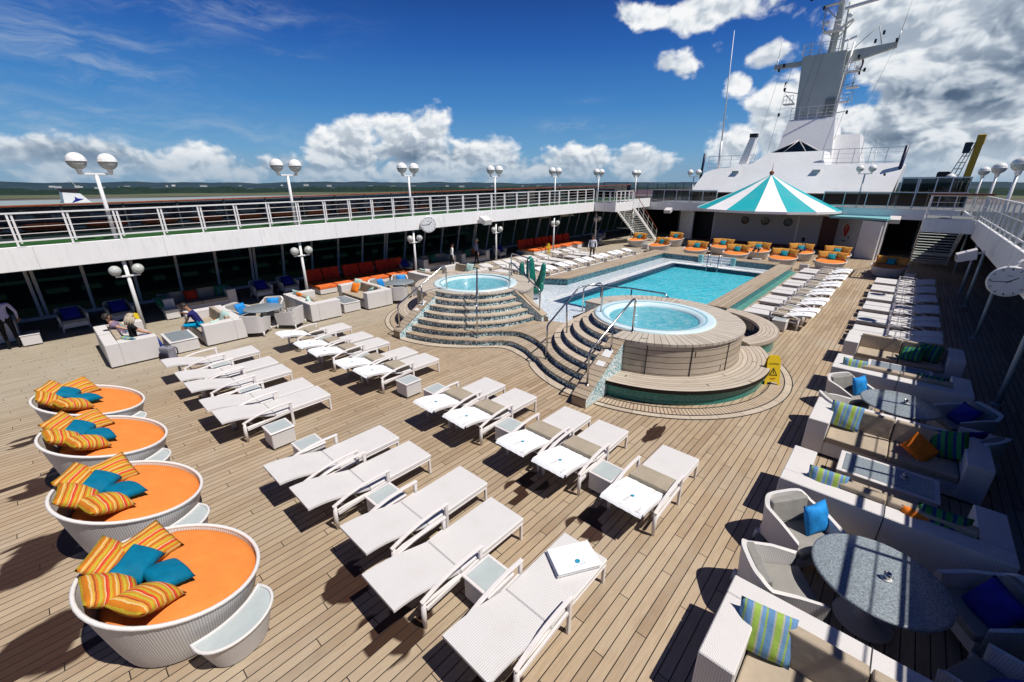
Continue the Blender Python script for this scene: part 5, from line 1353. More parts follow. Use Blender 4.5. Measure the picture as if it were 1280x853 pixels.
# second windscreen on the starboard forward corner and a dark rail line on the port bow side
t=thing('corner_windscreen','white framed dark glass windscreen at the starboard forward corner','windscreen',(-1.2,44.5,3.27))
b=MB(); b.box(0,3.6,-.01,.01,.1,2.05); b.build('pane',M['tint'],t)
for x in (0,.9,1.0,1.9,2.7,3.6): b=MB(); b.box(x-.035,x+.035,-.04,.04,0,2.1); b.build('post',M['white'],t)
for z in (1.05,2.1): b=MB(); b.box(-.04,3.64,-.045,.045,z-.04,z+.04); b.build('rail',M['white'],t)
railing('dark blue railing curving along the port bow beyond the gallery',[(OP,41.3),(-23.0,52),(-18.2,60)],h=1.5,step=2.0,mids=0,z=3.3,mat='navyrail') if False else None
t=thing('bow_railing','dark railing along the port side beyond the gallery','railing',(OP,41.2,3.3))
b=MB(); b.obar((0,0,1.75),(3.2,26,1.75),.08,.07); b.build('top_rail',plain('navy_rail',(.02,.03,.08),.4),t)
for k in range(14): b=MB(); u=k/13; b.obar((3.2*u,26*u,0),(3.2*u,26*u,1.75),.06,.06); b.build('post',bpy.data.materials['navy_rail'],t)
b=MB(); b.obar((0,0,.75),(3.2,26,.75),.02,.5); b.build('weathercloth',plain('mauve_cloth',(.14,.09,.13),.7),t)
# hull sides so the deck is a ship
t=thing('ship_hull','white hull of the ship below the deck','hull',(0,0,0))
for x in (-25.02,8.02):
    b=MB(); b.box(x-.1,x+.1,-14,62,-22,.0); b.build('side_plating',M['white2'],t)
# parasol wood storage board on starboard gallery
t=thing('plank_stack','stack of weathered boards lying on the starboard landing rail','planks',(XS-.9,31.1,4.43)); b=MB(); b.box(-1.1,1.2,-.15,.15,0,.05); b.box(-1.0,1.25,-.12,.16,.052,.09); b.build('boards',M['brownrail'],t)
# caution signs
def sign(label,x,y,rz,k_=1.2):
    t=thing('wet_floor_sign',label,'caution sign',(x,y,0),rz); t.scale=(k_,k_,k_)
    for s in (-1,1):
        b=MB(); k=s*.13
        P=[(-.15,0),(-.11,0),(-.09,.07),(.09,.07),(.11,0),(.15,0),(.125,.52),(.10,.60),(.05,.62),(-.05,.62),(-.10,.60),(-.125,.52)]
        def q(x_,z_,off=0): return (x_, -s*(.16-.15*z_/.62)-s*off, z_)
        A=[b.bm.verts.new(q(*p)) for p in P]; B=[b.bm.verts.new(q(p[0],p[1],-.012)) for p in P]
        b.bm.faces.new(A); b.bm.faces.new(B[::-1])
        for i in range(len(P)): b.bm.faces.new((A[i],A[(i+1)%12],B[(i+1)%12],B[i]))
        pan=b.build('panel',M['yellow'],t)
        b=MB()
        for tri,o in (([(-.085,.20),(.085,.20),(0,.37)],.002),): b.face([q(*p,o) for p in tri])
        b.build('warning_triangle',M['black'],pan)
        b=MB(); b.face([q(*p,.003) for p in [(-.055,.218),(.055,.218),(0,.328)]]); b.build('triangle_field',M['yellow'],pan)
        b=MB(); 
        for seg in ([(-.006,.29),(.008,.288),(.012,.262),(-.002,.262)],[(-.002,.262),(.012,.262),(.03,.232),(.018,.23)],[(-.002,.262),(.006,.258),(-.014,.236),(-.024,.238)],[(-.02,.278),(-.006,.284),(-.004,.277),(-.018,.270)]): b.face([q(*p,.004) for p in seg])
        b.face([q(.0+.011*math.cos(a),.301+.011*math.sin(a),.004) for a in [2*PI*i/8 for i in range(8)]]); b.build('falling_figure',M['black'],pan)
        for txt,zz,sz,mt in (('CAUTION',.43,.045,'black'),('WET',.12,.05,'redprint')):
            cu=bpy.data.curves.new('lettering','FONT'); cu.body=txt; cu.size=sz; cu.align_x='CENTER'; cu.extrude=.0005
            to=bpy.data.objects.new('lettering',cu); COL.objects.link(to); bpy.context.view_layer.update()
            me=bpy.data.meshes.new_from_object(to.evaluated_get(bpy.context.evaluated_depsgraph_get())); bpy.data.objects.remove(to)
            lo=bpy.data.objects.new('lettering',me); COL.objects.link(lo); me.materials.clear(); me.materials.append(M[mt]); lo.parent=pan
            tl_=math.atan2(.15,.62); y0=-s*(.16-.15*zz/.62)-s*.004
            lo.location=(0,y0,zz); lo.rotation_euler=(PI/2-tl_*1,0,0 if s>0 else PI)
            if s<0: lo.rotation_euler=(PI/2-tl_,0,PI)
sign('yellow caution wet floor sign on the deck beside the right hot tub',-1.84,12.3,R(34),1.25)
sign('yellow caution sign standing among the port loungers near the red chaises',-20.0,26.2,R(35))
sign('yellow caution sign behind the seated couple on the port side',-19.4,1.75,R(70))
# ================================================================== PEOPLE
def human(label,loc,rotz,J,top='shirt_white',bottom='trousers_black',skin='skin',hair='hair_d',short_sleeve=False,shorts=False,female=False,shades=False,beard=False,longhair=False,group=None,shoes='darkmetal'):
    V=lambda k: Vector(J[k])
    me=bpy.data.meshes.new('person'); names=[];co=[];ed=[];rad=[]
    def add(n,p,r,par=None,ry=None):
        names.append(n); co.append(tuple(p)); rad.append((r,ry or r))
        if par is not None: ed.append((names.index(par),len(co)-1))
    sw=.90 if female else 1.
    add('pel',V('pel'),.135,None,.105)
    mid=(V('pel')*.5+V('ch')*.5); add('waist',mid,.125*sw,'pel',.10)
    add('ch',V('ch'),.15*sw,'waist',.11); add('nk',V('nk'),.055,'ch'); add('hd0',V('nk').lerp(V('hd'),.45),.062,'nk'); add('hd',V('hd'),.092,'hd0',.10); add('hd1',V('hd')+(V('hd')-V('nk')).normalized()*.075,.062,'hd')
    for s in 'LR':
        add('sh'+s,V('sh'+s),.062*sw,'ch'); add('ua'+s,V('sh'+s).lerp(V('el'+s),.5),.05*sw,'sh'+s); add('el'+s,V('el'+s),.042*sw,'ua'+s)
        add('fa'+s,V('el'+s).lerp(V('wr'+s),.4),.038*sw,'el'+s); add('wr'+s,V('wr'+s),.026,'fa'+s)
        d=(V('wr'+s)-V('el'+s)).normalized(); add('hand'+s,V('wr'+s)+d*.07,.032,'wr'+s,.022)
        add('hp'+s,V('hp'+s),.088,'pel'); add('th'+s,V('hp'+s).lerp(V('kn'+s),.5),.074,'hp'+s); add('kn'+s,V('kn'+s),.055,'th'+s)
        add('ca'+s,V('kn'+s).lerp(V('an'+s),.35),.055,'kn'+s); add('an'+s,V('an'+s),.038,'ca'+s)
        add('toe'+s,V('toe'+s),.034,'an'+s)
    me.from_pydata(co,ed,[]); ob=bpy.data.objects.new('tmp',me); COL.objects.link(ob)
    sk=ob.modifiers.new('s','SKIN'); 
    for i,sv in enumerate(me.skin_vertices[0].data): sv.radius=rad[i]; sv.use_root=(i==0)
    sb=ob.modifiers.new('b','SUBSURF'); sb.levels=1; sb.render_levels=1
    bpy.context.view_layer.update(); dg=bpy.context.evaluated_depsgraph_get()
    m2=bpy.data.meshes.new_from_object(ob.evaluated_get(dg)); bpy.data.objects.remove(ob)
    # regions
    bones=[]
    def bn(a,b,mi): bones.append((Vector(co[names.index(a)]),Vector(co[names.index(b)]),mi))
    bn('pel','waist',1); bn('waist','ch',1); bn('nk','hd1',0)
    for s in 'LR':
        bn('ch','sh'+s,1); bn('sh'+s,'ua'+s,1); bn('ua'+s,'el'+s,0 if short_sleeve else 1); bn('el'+s,'fa'+s,0 if short_sleeve else 1); bn('fa'+s,'wr'+s,0 if short_sleeve else 1); bn('wr'+s,'hand'+s,0)
        bn('pel','hp'+s,2); bn('hp'+s,'kn'+s,2); bn('kn'+s,'an'+s,0 if shorts else 2); bn('an'+s,'toe'+s,3)
    def seg(p,a,b):
        ab=b-a; t_=max(0,min(1,(p-a).dot(ab)/max(ab.length_squared,1e-9))); return (p-(a+ab*t_)).length
    b=MB(); b.bm.from_mesh(m2); bpy.data.meshes.remove(m2)
    for f in b.bm.faces:
        c=f.calc_center_median(); f.material_index=min(bones,key=lambda q: seg(c,q[0],q[1]))[2]; f.smooth=True
    # fingers
    for s in 'LR':
        w=V('wr'+s); d=(w-V('el'+s)).normalized(); u,v=frame_of(d)
        for k,(off,ln) in enumerate(((-.030,.062),(-.011,.075),(.009,.072),(.028,.056))):
            p0=w+d*.075+u*off; b.tube([p0,p0+d*ln*.5+v*.006,p0+d*ln*.85+v*.028],[.010,.009,.007],5,0)
        p0=w+d*.03+u*.030; b.tube([p0,p0+u*.025+d*.025,p0+u*.030+d*.055+v*.01],[.012,.010,.008],5,0)
    # face
    hd=V('hd'); up_=(hd-V('nk')).normalized(); f_=Vector(J.get('face',(0,-1,0))); f_=(f_-up_*f_.dot(up_)).normalized(); sd=f_.cross(up_)
    b.tube([hd+f_*.085+up_*.015,hd+f_*.112-up_*.018,hd+f_*.088-up_*.03],[.008,.017,.010],6,0)
    for s in (-1,1):
        b.sphere(hd+sd*s*.095,.024,8,0,sx=.6,sy=.9,sz=1.2)
        b.sphere(hd+f_*.088+sd*s*.032+up_*.018,.011,8,4)
    b.tube([hd+f_*.092-sd*.022-up_*.052,hd+f_*.098-up_*.054,hd+f_*.092+sd*.022-up_*.052],.006,5,5)
    o=b.build('person',[M[skin],M[top],M[bottom],M[shoes],M['black'],M['redprint']],None,loc,rotz)
    tag(o,label,'person',group)
    # hair as an uneven cap
    b=MB(); rnd=random.Random(len(label)); n=16
    def hf(u,v):
        a=2*PI*u; e=v*PI*.56; r=.112+.006*math.sin(7*a+3*e)+.004*math.sin(13*a)
        dirv=up_*math.cos(e)+(f_*math.cos(a)+sd*math.sin(a))*math.sin(e)
        fr=max(0,math.cos(a))**2
        if e>1.0 and fr>.25: r-=.03
        return hd+up_*.018-f_*.012+Vector((dirv.x,dirv.y,dirv.z))*r
    b.grid(hf,n,8)
    if longhair:
        for k in range(9):
            a=R(60+240*k/8); q=hd+(f_*math.cos(a)+sd*math.sin(a))*.10; b.tube([q+up_*.02,q-up_*.12+(f_*math.cos(a)+sd*math.sin(a))*.02,q-up_*.24],[.035,.034,.016],6)
    b.build('hair',M[hair],o)
    if beard:
        b=MB(); b.grid(lambda u,v: hd+f_*(.060+.045*math.sin(PI*u))-up_*(.035+.07*v)+sd*(.16*(u-.5))*(1-.4*v),8,4); b.build('beard',M['hair_d'],o)
    if shades:
        b=MB()
        for s in (-1,1): b.sphere(hd+f_*.100+sd*s*.034+up_*.018,.027,8,0,sz=.8)
        b.tube([hd+sd*.1+up_*.02,hd+f_*.1+sd*.06+up_*.02,hd+f_*.108+up_*.022,hd+f_*.1-sd*.06+up_*.02,hd-sd*.1+up_*.02],.006,5); b.build('sunglasses',M['black'],o)
    return o
def stand(h=1.75,arms=((.27,-.03,-.0),(.27,.03,0)),stride=.0,lean=0.):
    k=h/1.75; J={}
    J['pel']=(0,0,.96*k); J['ch']=(0,-.02-lean,1.30*k); J['nk']=(0,-.02-lean*1.2,1.50*k); J['hd']=(0,-.05-lean*1.4,1.63*k)
    for s,sg,a in (('L',1,arms[0]),('R',-1,arms[1])):
        J['sh'+s]=(sg*.185*k,-.02-lean,1.42*k); J['el'+s]=(sg*(a[0])*k,a[1]-lean*.6,1.14*k); J['wr'+s]=(sg*(a[0]+a[2])*k,a[1]*2-.06,.90*k)
        st=stride*sg
        J['hp'+s]=(sg*.10*k,0,.90*k); J['kn'+s]=(sg*.11*k,-st*.5-.03,.50*k); J['an'+s]=(sg*.11*k,-st,.09*k+max(0,-st)*.15); J['toe'+s]=(sg*.12*k,-st-.17,.035)
    return J
human('person standing in shade at far left, pale lilac shirt and black trousers',(-20.45,-1.2,0),R(-92),stand(1.80,((.29,-.06,-.02),(.29,-.06,-.02))),'shirt_lilac','trousers_black','skind')
human('person in white long-sleeved top walking with one arm out behind the hot tub',(-20.0,16.7,0),R(150),stand(1.68,((.36,0,.14),(.34,0,.10)),.2,.04),'shirt_white','trousers_black','skin',female=True)
human('grey-haired person in grey-blue shirt and black trousers walking behind the hot tub',(-19.85,18.6,0),R(160),stand(1.78,((.27,-.02,.0),(.27,.02,0)),.22),'shirt_grey','trousers_black','skin','hair_g')
human('person in white shirt and khaki trousers standing among the port loungers',(-15.42,25.1,0),R(20),stand(1.78,((.26,-.02,-.0),(.26,-.05,-.03))),'shirt_white','trousers_khaki','skind')
def sit(P,facing,lean,knee,foot,headoff,hands,h=1.):
    """joints directly in world axes relative to P (on the floor)"""
    f=Vector(facing).normalized(); s_=Vector((-f.y,f.x,0))*-1
    J={}; z=Vector((0,0,1)); pel=z*.53
    J['pel']=pel; ch=pel+z*.36*math.cos(lean)+f*.36*math.sin(lean); J['ch']=ch; nk=ch+(z*math.cos(lean)+f*math.sin(lean))*.20; J['nk']=nk
    J['hd']=nk+Vector(headoff); J['face']=tuple(f)
    for n,sg in (('L',1),('R',-1)):
        J['sh'+n]=ch+s_*sg*.185+(z*math.cos(lean)+f*math.sin(lean))*.11
        J['wr'+n]=Vector(hands[0 if sg>0 else 1]); m_=(J['sh'+n]+J['wr'+n])/2; L_=(J['sh'+n]-J['wr'+n]).length; J['el'+n]=m_+s_*sg*.06-z*max(0,.28-L_/2)*1.0
        J['hp'+n]=pel+s_*sg*.10-z*.03; J['kn'+n]=Vector(knee)+s_*sg*.13; J['an'+n]=Vector(foot)+s_*sg*.14; J['toe'+n]=Vector(foot)+s_*sg*.16+f*.17-z*.05
    return J
human('seated person in navy shirt and bright blue shorts leaning forward, hand at mouth',(-17.10,3.18,0),0,sit(0,(-.45,-1,0),.45,(-.18,-.45,.55),(-.22,-.50,.09),(-.05,-.10,.12),((-.05,-.42,.98),(-.25,-.36,.62))),'shirt_navy','shorts_blue','skind',short_sleeve=True,shorts=True)
human('reclining person with beard and sunglasses in plaid shirt on the nearest port sofa',(-17.45,1.22,0),0,sit(0,(.25,1,0),-.42,(.15,.50,.56),(.25,.62,.09),(.03,-.03,.13),((.42,.25,.72),(-.12,.28,.62))),'shirt_plaid','trousers_pale','skin',short_sleeve=True,shades=True,beard=True)
human('blonde person in black top and blue jeans seated next to the bearded one',(-16.68,1.35,0),0,sit(0,(-.05,1,0),.05,(-.08,.46,.56),(-.05,.62,.09),(-.02,.05,.13),((.20,.38,.70),(-.10,.34,.68))),'top_black','jeans','skin','hair_g',female=True,longhair=True,short_sleeve=True)
def lie(f=(0,-1,0)):
    f=Vector(f); s_=Vector((f.y,-f.x,0)); z=Vector((0,0,1)); J={}
    J['pel']=z*.60; J['ch']=z*.78-f*.30; J['nk']=z*.90-f*.46; J['hd']=z*1.0-f*.55; J['face']=tuple(f+z*.6)
    for n,sg in (('L',1),('R',-1)):
        J['sh'+n]=J['ch']+s_*sg*.18+z*.05-f*.08; J['el'+n]=s_*sg*.30+z*.66-f*.12; J['wr'+n]=s_*sg*.14+z*.74+f*.08
        J['hp'+n]=s_*sg*.10+z*.60+f*.02; J['kn'+n]=s_*sg*.13+z*(.78 if sg>0 else .62)+f*.42; J['an'+n]=s_*sg*.12+z*.58+f*.78; J['toe'+n]=s_*sg*.12+z*.66+f*.86
    return J
human('person in white and black lying on a round daybed behind the pool',(-7.6,34.25,0),R(8),lie(),'shirt_white','top_black','skin')
human('person in dark blue top lying on the round daybed left of the crest',(-5.25,35.35,0),R(-5),lie(),'shirt_navy','trousers_black','skin','hair_d')
# backpack
t=thing('backpack','grey and black backpack on the deck beside the nearest port sofa','backpack',(-15.72,1.92,0),R(30))
b=MB(); b.box(-.20,.20,-.12,.12,.01,.40,.07,seg=3); b.build('bag_body',M['bag_grey'],t)
b=MB(); b.box(-.14,.14,-.19,-.10,.03,.24,.04,seg=2); b.build('front_pocket',M['denim_black'],t)
for s in (-1,1): b=MB(); b.tube([(s*.1,.13,.36),(s*.12,.20,.28),(s*.12,.20,.14),(s*.1,.13,.05)],.018,6); b.build('strap',M['denim_black'],t)
b=MB(); b.tube([(-.05,0,.39),(-.03,0,.45),(.03,0,.45),(.05,0,.39)],.012,6); b.build('handle',M['denim_black'],t)
# ================================================================== ESTUARY, SHORE, OTHER SHIP, CRANE
ZW=-22.
def gnd(name,cols,scale,rough=.9):
    m,t,p=newmat(name); co=t.obj(); n=t.noise(co,scale,6,.65); n2=t.noise(co,scale*9,4,.6)
    c=t.ramp(t.m('ADD',t.m('MULTIPLY',n,.7),t.m('MULTIPLY',n2,.3)),cols); setp(t,p,Base_Color=c,Roughness=rough,Specular_IOR_Level=.1); return m
m,t,p=newmat('estuary_water'); co=t.obj(); n=t.noise(t.vm('MULTIPLY',co,(.004,.004,1)),1.,5,.6); n2=t.noise(co,.25,4,.6)
setp(t,p,Base_Color=t.ramp(n,[(.3,(.10,.085,.085)),(.55,(.145,.125,.12)),(.75,(.19,.165,.15))]),Roughness=.7,Specular_IOR_Level=.12); t.put(p.inputs['Normal'],t.bump(n2,.4,.5)); M['estuary']=m
M['marsh']=gnd('marsh_grass',[(.3,(.07,.085,.05)),(.6,(.12,.13,.08)),(.8,(.22,.20,.15))],.006)
M['farland']=gnd('far_hills',[(.3,(.015,.035,.055)),(.5,(.025,.05,.07)),(.62,(.05,.07,.07)),(.8,(.13,.13,.11))],.0022)
M['woods']=gnd('waterside_woods',[(.3,(.010,.022,.018)),(.6,(.02,.04,.028)),(.8,(.04,.06,.04))],.02)
b=MB(); b.box(-16000,16000,-16000,16000,ZW-.5,ZW); struct(b.build('estuary_water',M['estuary']))
def annulus(name,mat,r0,r1,nz,na,fn):
    b=MB(); b.grid(lambda u,v:(lambda a,r:(r*math.sin(a),r*math.cos(a),fn(a,v,r)))(2*PI*u,r0+(r1-r0)*v),na,nz,smooth=False); bmesh.ops.remove_doubles(b.bm,verts=b.bm.verts[:],dist=.01); return struct(b.build(name,mat))
def sn(*a): return sum(math.sin(x) for x in a)/len(a)
annulus('marsh',M['marsh'],1180,1460,3,160,lambda a,v,r: ZW+.3+1.2*v+.6*math.sin(31*a))
rw_=random.Random(3)
def wood(a,v,r):
    return ZW+1+ (0 if v in(0,1) else (11+4*sn(17*a,43*a+1,91*a)+rw_.uniform(-3,3)))
annulus('shore_woods',M['woods'],1450,1900,5,1100,wood)
def hill(a,v,r):
    return ZW+ (0 if v==0 else (34*v+ v*(14*sn(5*a+1,11*a,23*a+2)+7*sn(47*a,83*a+1)+rw_.uniform(-2.,2.))))
annulus('far_hills',M['farland'],2800,6800,5,900,hill)
M['shoreb']=[M['white'],M['greypaint'],M['barwall']]
# far white buildings
for i in range(24):
    a=R(-88+ (i*3.1)%62 + rw_.uniform(-1,1)) if i<26 else R(rw_.uniform(-80,-76)); r=rw_.uniform(1950,2300)
    w,h,d=rw_.uniform(5,26),rw_.uniform(2.,7),10
    t=thing('waterfront_building','tiny white building on the far shore','building',(r*math.sin(a),r*math.cos(a),rw_.uniform(-14,-7)),-a,'white buildings on the far shore')
    b=MB(); b.box(-w/2,w/2,-d/2,d/2,0,h); b.build('wall',M['shoreb'][i%3],t); b=MB(); b.box(-w/2-.5,w/2+.5,-d/2-.5,d/2+.5,h,h+1.2); b.build('roof',M['greypaint'],t)
# moored cruise ship seen through the port rail
sx=-162.
t=thing('moored_ship','second cruise ship moored alongside, white funnel with blue emblem above the rail','ship',(sx,0,-45.5)); t.scale=(2,2,2)
M['shipw']=plain('ship_white',(.30,.36,.35),.5,var=.1); M['shipd']=plain('ship_dark_bands',(.02,.03,.045),.4,var=.3,vscale=.5)
b=MB(); b.box(-14,8,-60,70,0,12); b.build('hull',M['shipd'],t)
for k,(z0,x1) in enumerate(((12,7.2),(14.8,6.8),(17.6,6.2),(20.2,5.4))):
    b=MB(); b.box(-13,x1,-55+k*2,66-k*2,z0,z0+2.5); b.build('deck_house',M['shipd'],t)
    b=MB(); b.box(-13.4,x1+.6,-56+k*2,67-k*2,z0+2.5,z0+2.72); b.build('deck_edge',M['shipw'],t)
    for q in range(34):
        y=-50+q*3.3+rw_.uniform(-.4,.4)
        b=MB(); b.box(x1-.02,x1+.05,y,y+rw_.uniform(.8,2.2),z0+.9,z0+1.9); b.build('window',M['shipw'],t)
for q in range(14):
    y=-14+q*5.2
    b=MB(); 
    b.tube([(8.5,y-1.9,20.6),(8.5,y-1.3,20.6),(8.5,y+1.3,20.6),(8.5,y+1.9,20.6)],[.2,.42,.42,.2],10); b.build('lifeboat',M['orangebase'],t)
    b=MB(); b.obar((7.2,y-1.4,22.3),(9.0,y-1.4,22.1),.2,.25); b.obar((7.2,y+1.4,22.3),(9.0,y+1.4,22.1),.2,.25); b.build('davit',M['shipw'],t)
fz=22.0
b=MB(); A=[]; B=[]
pf=[(4.15,fz),(7.1,fz),(5.95,26.05),(5.6,26.3),(4.2,26.35)]
pf=[(3.95,fz-.6),(7.2,fz-.6),(6.6,22.9),(5.8,24.0),(4.2,24.15)]
for y,z in pf: A.append(b.bm.verts.new((2,y,z))); B.append(b.bm.verts.new((-3,y,z)))
b.bm.faces.new(A); b.bm.faces.new(B[::-1])
for i in range(5): b.bm.faces.new((A[i],A[(i+1)%5],B[(i+1)%5],B[i]))
fn=b.build('funnel',M['white2'],t)
b=MB(); b.box(-2.8,1.9,4.1,5.85,24.16,24.6,.05); b.build('funnel_cap',M['black'],fn)
b=MB(); b.face([(2.02,4.75,22.9),(2.02,5.5,23.15),(2.02,6.0,23.35),(2.02,5.45,23.42),(2.02,5.2,23.65),(2.02,5.15,23.3)]); b.build('emblem',M['navy'],fn)
# yellow crane beyond the bow
t=thing('yellow_crane','yellow and grey gantry crane jib beyond the starboard bow','crane',(5.2,130,-2))
b=MB(); b.obar((.9,0,6),(1.15,0,15.1),1.05,1.2); b.build('boom',M['yellowcrane'],t)
b=MB(); b.box(.55,1.75,-.8,.8,14.0,15.9,.1); b.build('head',M['yellowcrane'],t)
for q in range(3):
    b=MB(); b.tube([(-2.6+q*.9,0,5),(-.1+q*.35,0,14.4)],.09,5); b.build('stay',M['greypaint'],t)
for q in range(9):
    b=MB(); u=q/8; b.tube([(-2.6+2.5*u,0,5+9.4*u),(-.8+1.4*u,0,5+9.4*u)],.08,5); b.build('rung',M['greypaint'],t)
b=MB(); b.box(-.9,.2,-.5,.5,12.6,14.6,.1); b.build('machinery',M['shipd'],t)
b=MB(); b.box(-3.6,-1.6,-1,1,7.0,9.2,.2); b.build('cab',M['darkmetal'],t)
# left shore crane
t=thing('shore_crane','thin grey crane on the far shore at far left','crane',(-2480,180,ZW+10)); b=MB(); b.tube([(0,0,0),(0,-22,40)],1.6,5); b.build('jib',M['greypaint'],t)
b=MB(); b.box(-8,8,-8,8,0,7); b.build('base',M['greypaint'],t)
# ================================================================== CAMERA, SUN, SKY
cam=bpy.data.cameras.new('camera'); co=bpy.data.objects.new('camera',cam); COL.objects.link(co); sc.camera=co
cam.sensor_width=36; cam.lens=36*534/1280; cam.clip_end=20000; cam.clip_start=.05
co.location=(0,0,5.0)
yaw,pitch=R(42.1),math.atan((426.5-229)/534)
co.rotation_euler=Euler((PI/2-pitch,0,yaw),'XYZ')
SUN=Vector((.55,.12,1)).normalized()
sl=bpy.data.lights.new('sun','SUN'); sl.energy=5.0; sl.angle=R(.5); sl.color=(1,.95,.88)
so=bpy.data.objects.new('sun',sl); COL.objects.link(so); so.rotation_euler=SUN.to_track_quat('Z','Y').to_euler(); so.location=(10,0,40)
w=bpy.data.worlds.new('World'); sc.world=w; w.use_nodes=True; t=NT(w.node_tree)
bg=t.n['Background']
sky=t.node('ShaderNodeTexSky',sky_type='NISHITA'); sky.sun_disc=False
sky.sun_elevation=math.asin(SUN.z); sky.sun_rotation=math.atan2(SUN.x,SUN.y); sky.air_density=1.0; sky.dust_density=.6; sky.ozone_density=3.
d=t.vm('NORMALIZE',t.node('ShaderNodeTexCoord').outputs['Generated'])
x,y,z=t.xyz(d)
az=t.m('MULTIPLY',t.m('ARCTAN2',x,y),180/PI)      # degrees clockwise of the bow
el=t.m('MULTIPLY',t.m('ARCSINE',z),180/PI)
# ---- cloud fields in direction space
def n3(v,scale,det=8,r=.55,dist=0.): return t.noise(v,scale,det,r,dist)
p=t.comb(t.m('MULTIPLY',az,.0175),t.m('MULTIPLY',el,.0235),0.37)
warp=t.vm('SUBTRACT',t.noise(p,7.,3,.55,out=1),(.5,.5,.5))
def field(v,d,r): return t.noise(t.vm('ADD',v,t.vm('SCALE',warp,sc_=.07)),9.,d,r)
def vor(v,sc,dt=2):
    n=t.node('ShaderNodeTexVoronoi',feature='F1'); t.put(n.inputs['Vector'],t.vm('ADD',v,t.vm('SCALE',warp,sc_=.05))); n.inputs['Scale'].default_value=sc
    n.inputs['Detail'].default_value=dt; n.inputs['Roughness'].default_value=.5; n.inputs['Lacunarity'].default_value=2.2; n.normalize=True
    return n.outputs['Distance']
def blob(A,E,wa,we,amp=1.):
    dx=t.m('DIVIDE',t.m('SUBTRACT',az,A),wa); dy=t.m('DIVIDE',t.m('SUBTRACT',el,E),we)
    r=t.m('ADD',t.m('MULTIPLY',dx,dx),t.m('MULTIPLY',dy,dy))
    return t.m('MULTIPLY',t.m('EXPONENT',t.m('MULTIPLY',r,-1.)),amp)
def mx(*v):
    o=v[0]
    for q in v[1:]: o=t.m('MAXIMUM',o,q)
    return o
BL=[(-54,2.8,7.5,5.5,.92),(-61.5,2.4,6,5.0,.86),(-46,2.6,8,4.0,.84),(-35,2.2,7,3.0,.77),(-55,1.0,30,2.4,.66),(-27,1.8,5,3.,.76),(-76,2.4,4,2.6,.80),(-69,1.8,5,2.2,.7),(-86,1.8,8,3.2,.76),
(-22.4,11.7,3.4,2.2,.70),(-25.4,12.1,2.4,2.2,.68),(-20,16.6,7,2.6,.68),(-28,16.6,5,1.8,.62),(-15.5,11.9,3.0,1.8,.62),(-17.4,9.9,2.2,1.6,.6),(-19.2,13.1,2.4,1.4,.60),
(-11.5,6.,4.5,5.6,1.15),(-5,12.8,5.6,5,1.25),(1,10,8,7,1.3),(8,7,9,8,1.3),(-3,3.5,9,4.4,1.2),(-16.2,3.4,3.6,3.2,.9),(18,6,9,7,1.)]
cov=mx(*[blob(*q) for q in BL])
edge=t.m('MULTIPLY',t.m('SUBTRACT',cov,.5),.85)
L1=(.007,.013,0.); 
def dens_(v,d): return t.m('ADD',t.m('MULTIPLY',t.m('SUBTRACT',field(v,d,.56),.5),1.1),t.m('MULTIPLY',t.m('SUBTRACT',.42,vor(v,16.,2)),.55))
dA=dens_(p,7); dB=dens_(t.vm('ADD',p,L1),4)
dens=t.m('ADD',dA,edge)
mask=t.rng(dens,-.03,.15,0,1,True)
lit=t.rng(t.m('SUBTRACT',dens_(p,4),dB),-.10,.13,0,1,True)
DK=[(2,7.4,7,2.4,1.25),(-1.5,3.8,6,.9,.8),(8,9.5,6,3,1.1),(-10.5,4.6,3,1.5,.85),(-54,2.9,9,1.3,.8),(-40,2.0,10,1.,.75),(-86,2.4,8,1.4,.8),(-70,1.6,8,.9,.7),(3,12,5,1.4,.7),(-22.8,11.1,3,.5,.5)]
dark=mx(*[blob(*q) for q in DK])
dark=t.m('MULTIPLY',dark,t.rng(t.noise(t.vm('ADD',p,t.vm('SCALE',warp,sc_=.05)),6.,4,.5),.32,.60,.30,1))
core=t.rng(dens,.08,.5,0,.16)
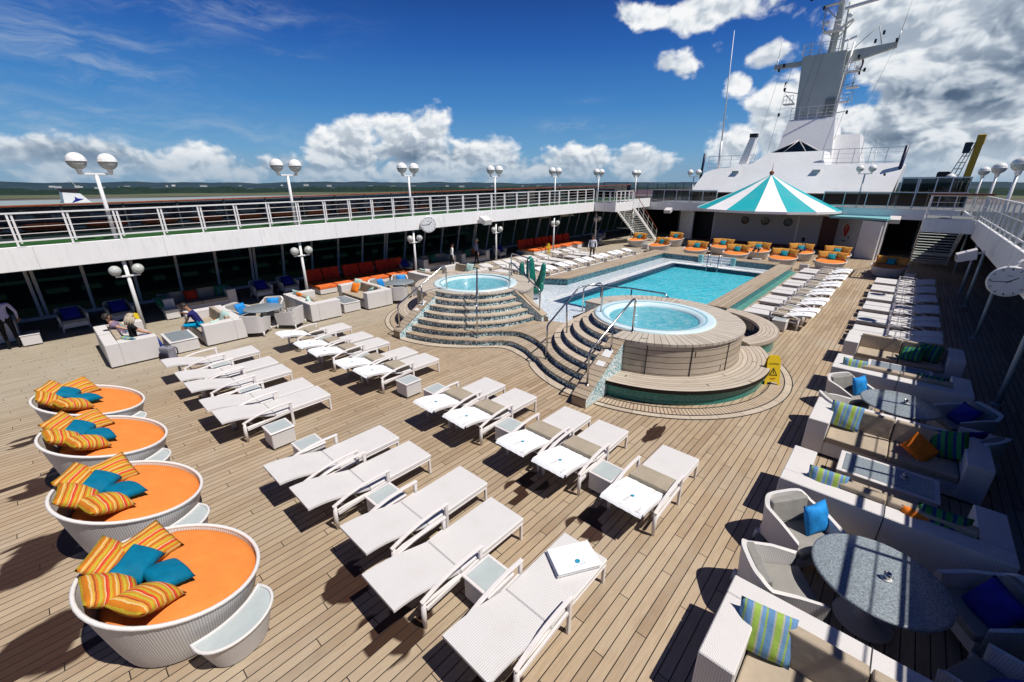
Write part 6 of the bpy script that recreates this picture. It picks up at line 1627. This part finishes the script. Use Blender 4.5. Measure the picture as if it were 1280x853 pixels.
bright=t.m('SUBTRACT',t.m('ADD',t.m('MULTIPLY',lit,.44),.67),t.m('ADD',t.m('MULTIPLY',dark,.44),core),clamp=True)
ccol=t.ramp(bright,[(0,(.045,.075,.135)),(.22,(.11,.165,.25)),(.5,(.36,.43,.52)),(.75,(.72,.77,.82)),(1,(.93,.94,.95))])
pw=p
# thin high cloud and horizon veil
ci=t.noise(t.vm('MULTIPLY',t.vm('ADD',p,t.vm('SCALE',warp,sc_=.10)),(2.2,8.,1.)),2.6,8,.66)
CI=[(-84, 10.5, 9, 3.4, 0.8), (-73, 15.5, 9, 1.8, 0.8), (-82, 4.5, 14, 2.2, 0.9), (-34, 6.4, 5, 0.7, 0.8), (-34, 9, 3, 0.5, 0.2), (-66, 12.2, 2.4, 0.9, 0.6), (-32, 5.2, 3, 0.6, 0.6)]
cim=t.m('MULTIPLY',t.rng(ci,.42,.78,0,.75,True),mx(*[blob(*q) for q in CI]))
grad=t.ramp(t.rng(el,0,42,0,1),[(0,(.24,.42,.60)),(.08,(.15,.37,.63)),(.2,(.050,.23,.57)),(.34,(.014,.11,.44)),(.5,(.002,.028,.21)),(1,(.001,.010,.09))])
nis=t.mix(1.,sky.outputs[0],(.045,.060,.075),'MULTIPLY')
base=t.mix(.85,nis,grad)
c=t.mix(cim,base,(.50,.58,.68))
c=t.mix(mask,c,ccol)
haze=t.rng(el,0,4.2,.72,0,True); c=t.mix(haze,c,(.23,.36,.50))
c=t.mix(t.rng(el,-1,0,1,0),c,(.05,.06,.07))
t.l.new(c,bg.inputs[0]); bg.inputs[1].default_value=1.
w.cycles.sampling_method='MANUAL'; w.cycles.sample_map_resolution=512
sc.view_settings.view_transform='Standard'; sc.view_settings.look='None'; sc.view_settings.exposure=0
sc.cycles.use_denoising=True; sc.cycles.max_bounces=8; sc.cycles.transparent_max_bounces=12; sc.cycles.diffuse_bounces=2; sc.cycles.glossy_bounces=3
sc.cycles.caustics_reflective=False; sc.cycles.caustics_refractive=False
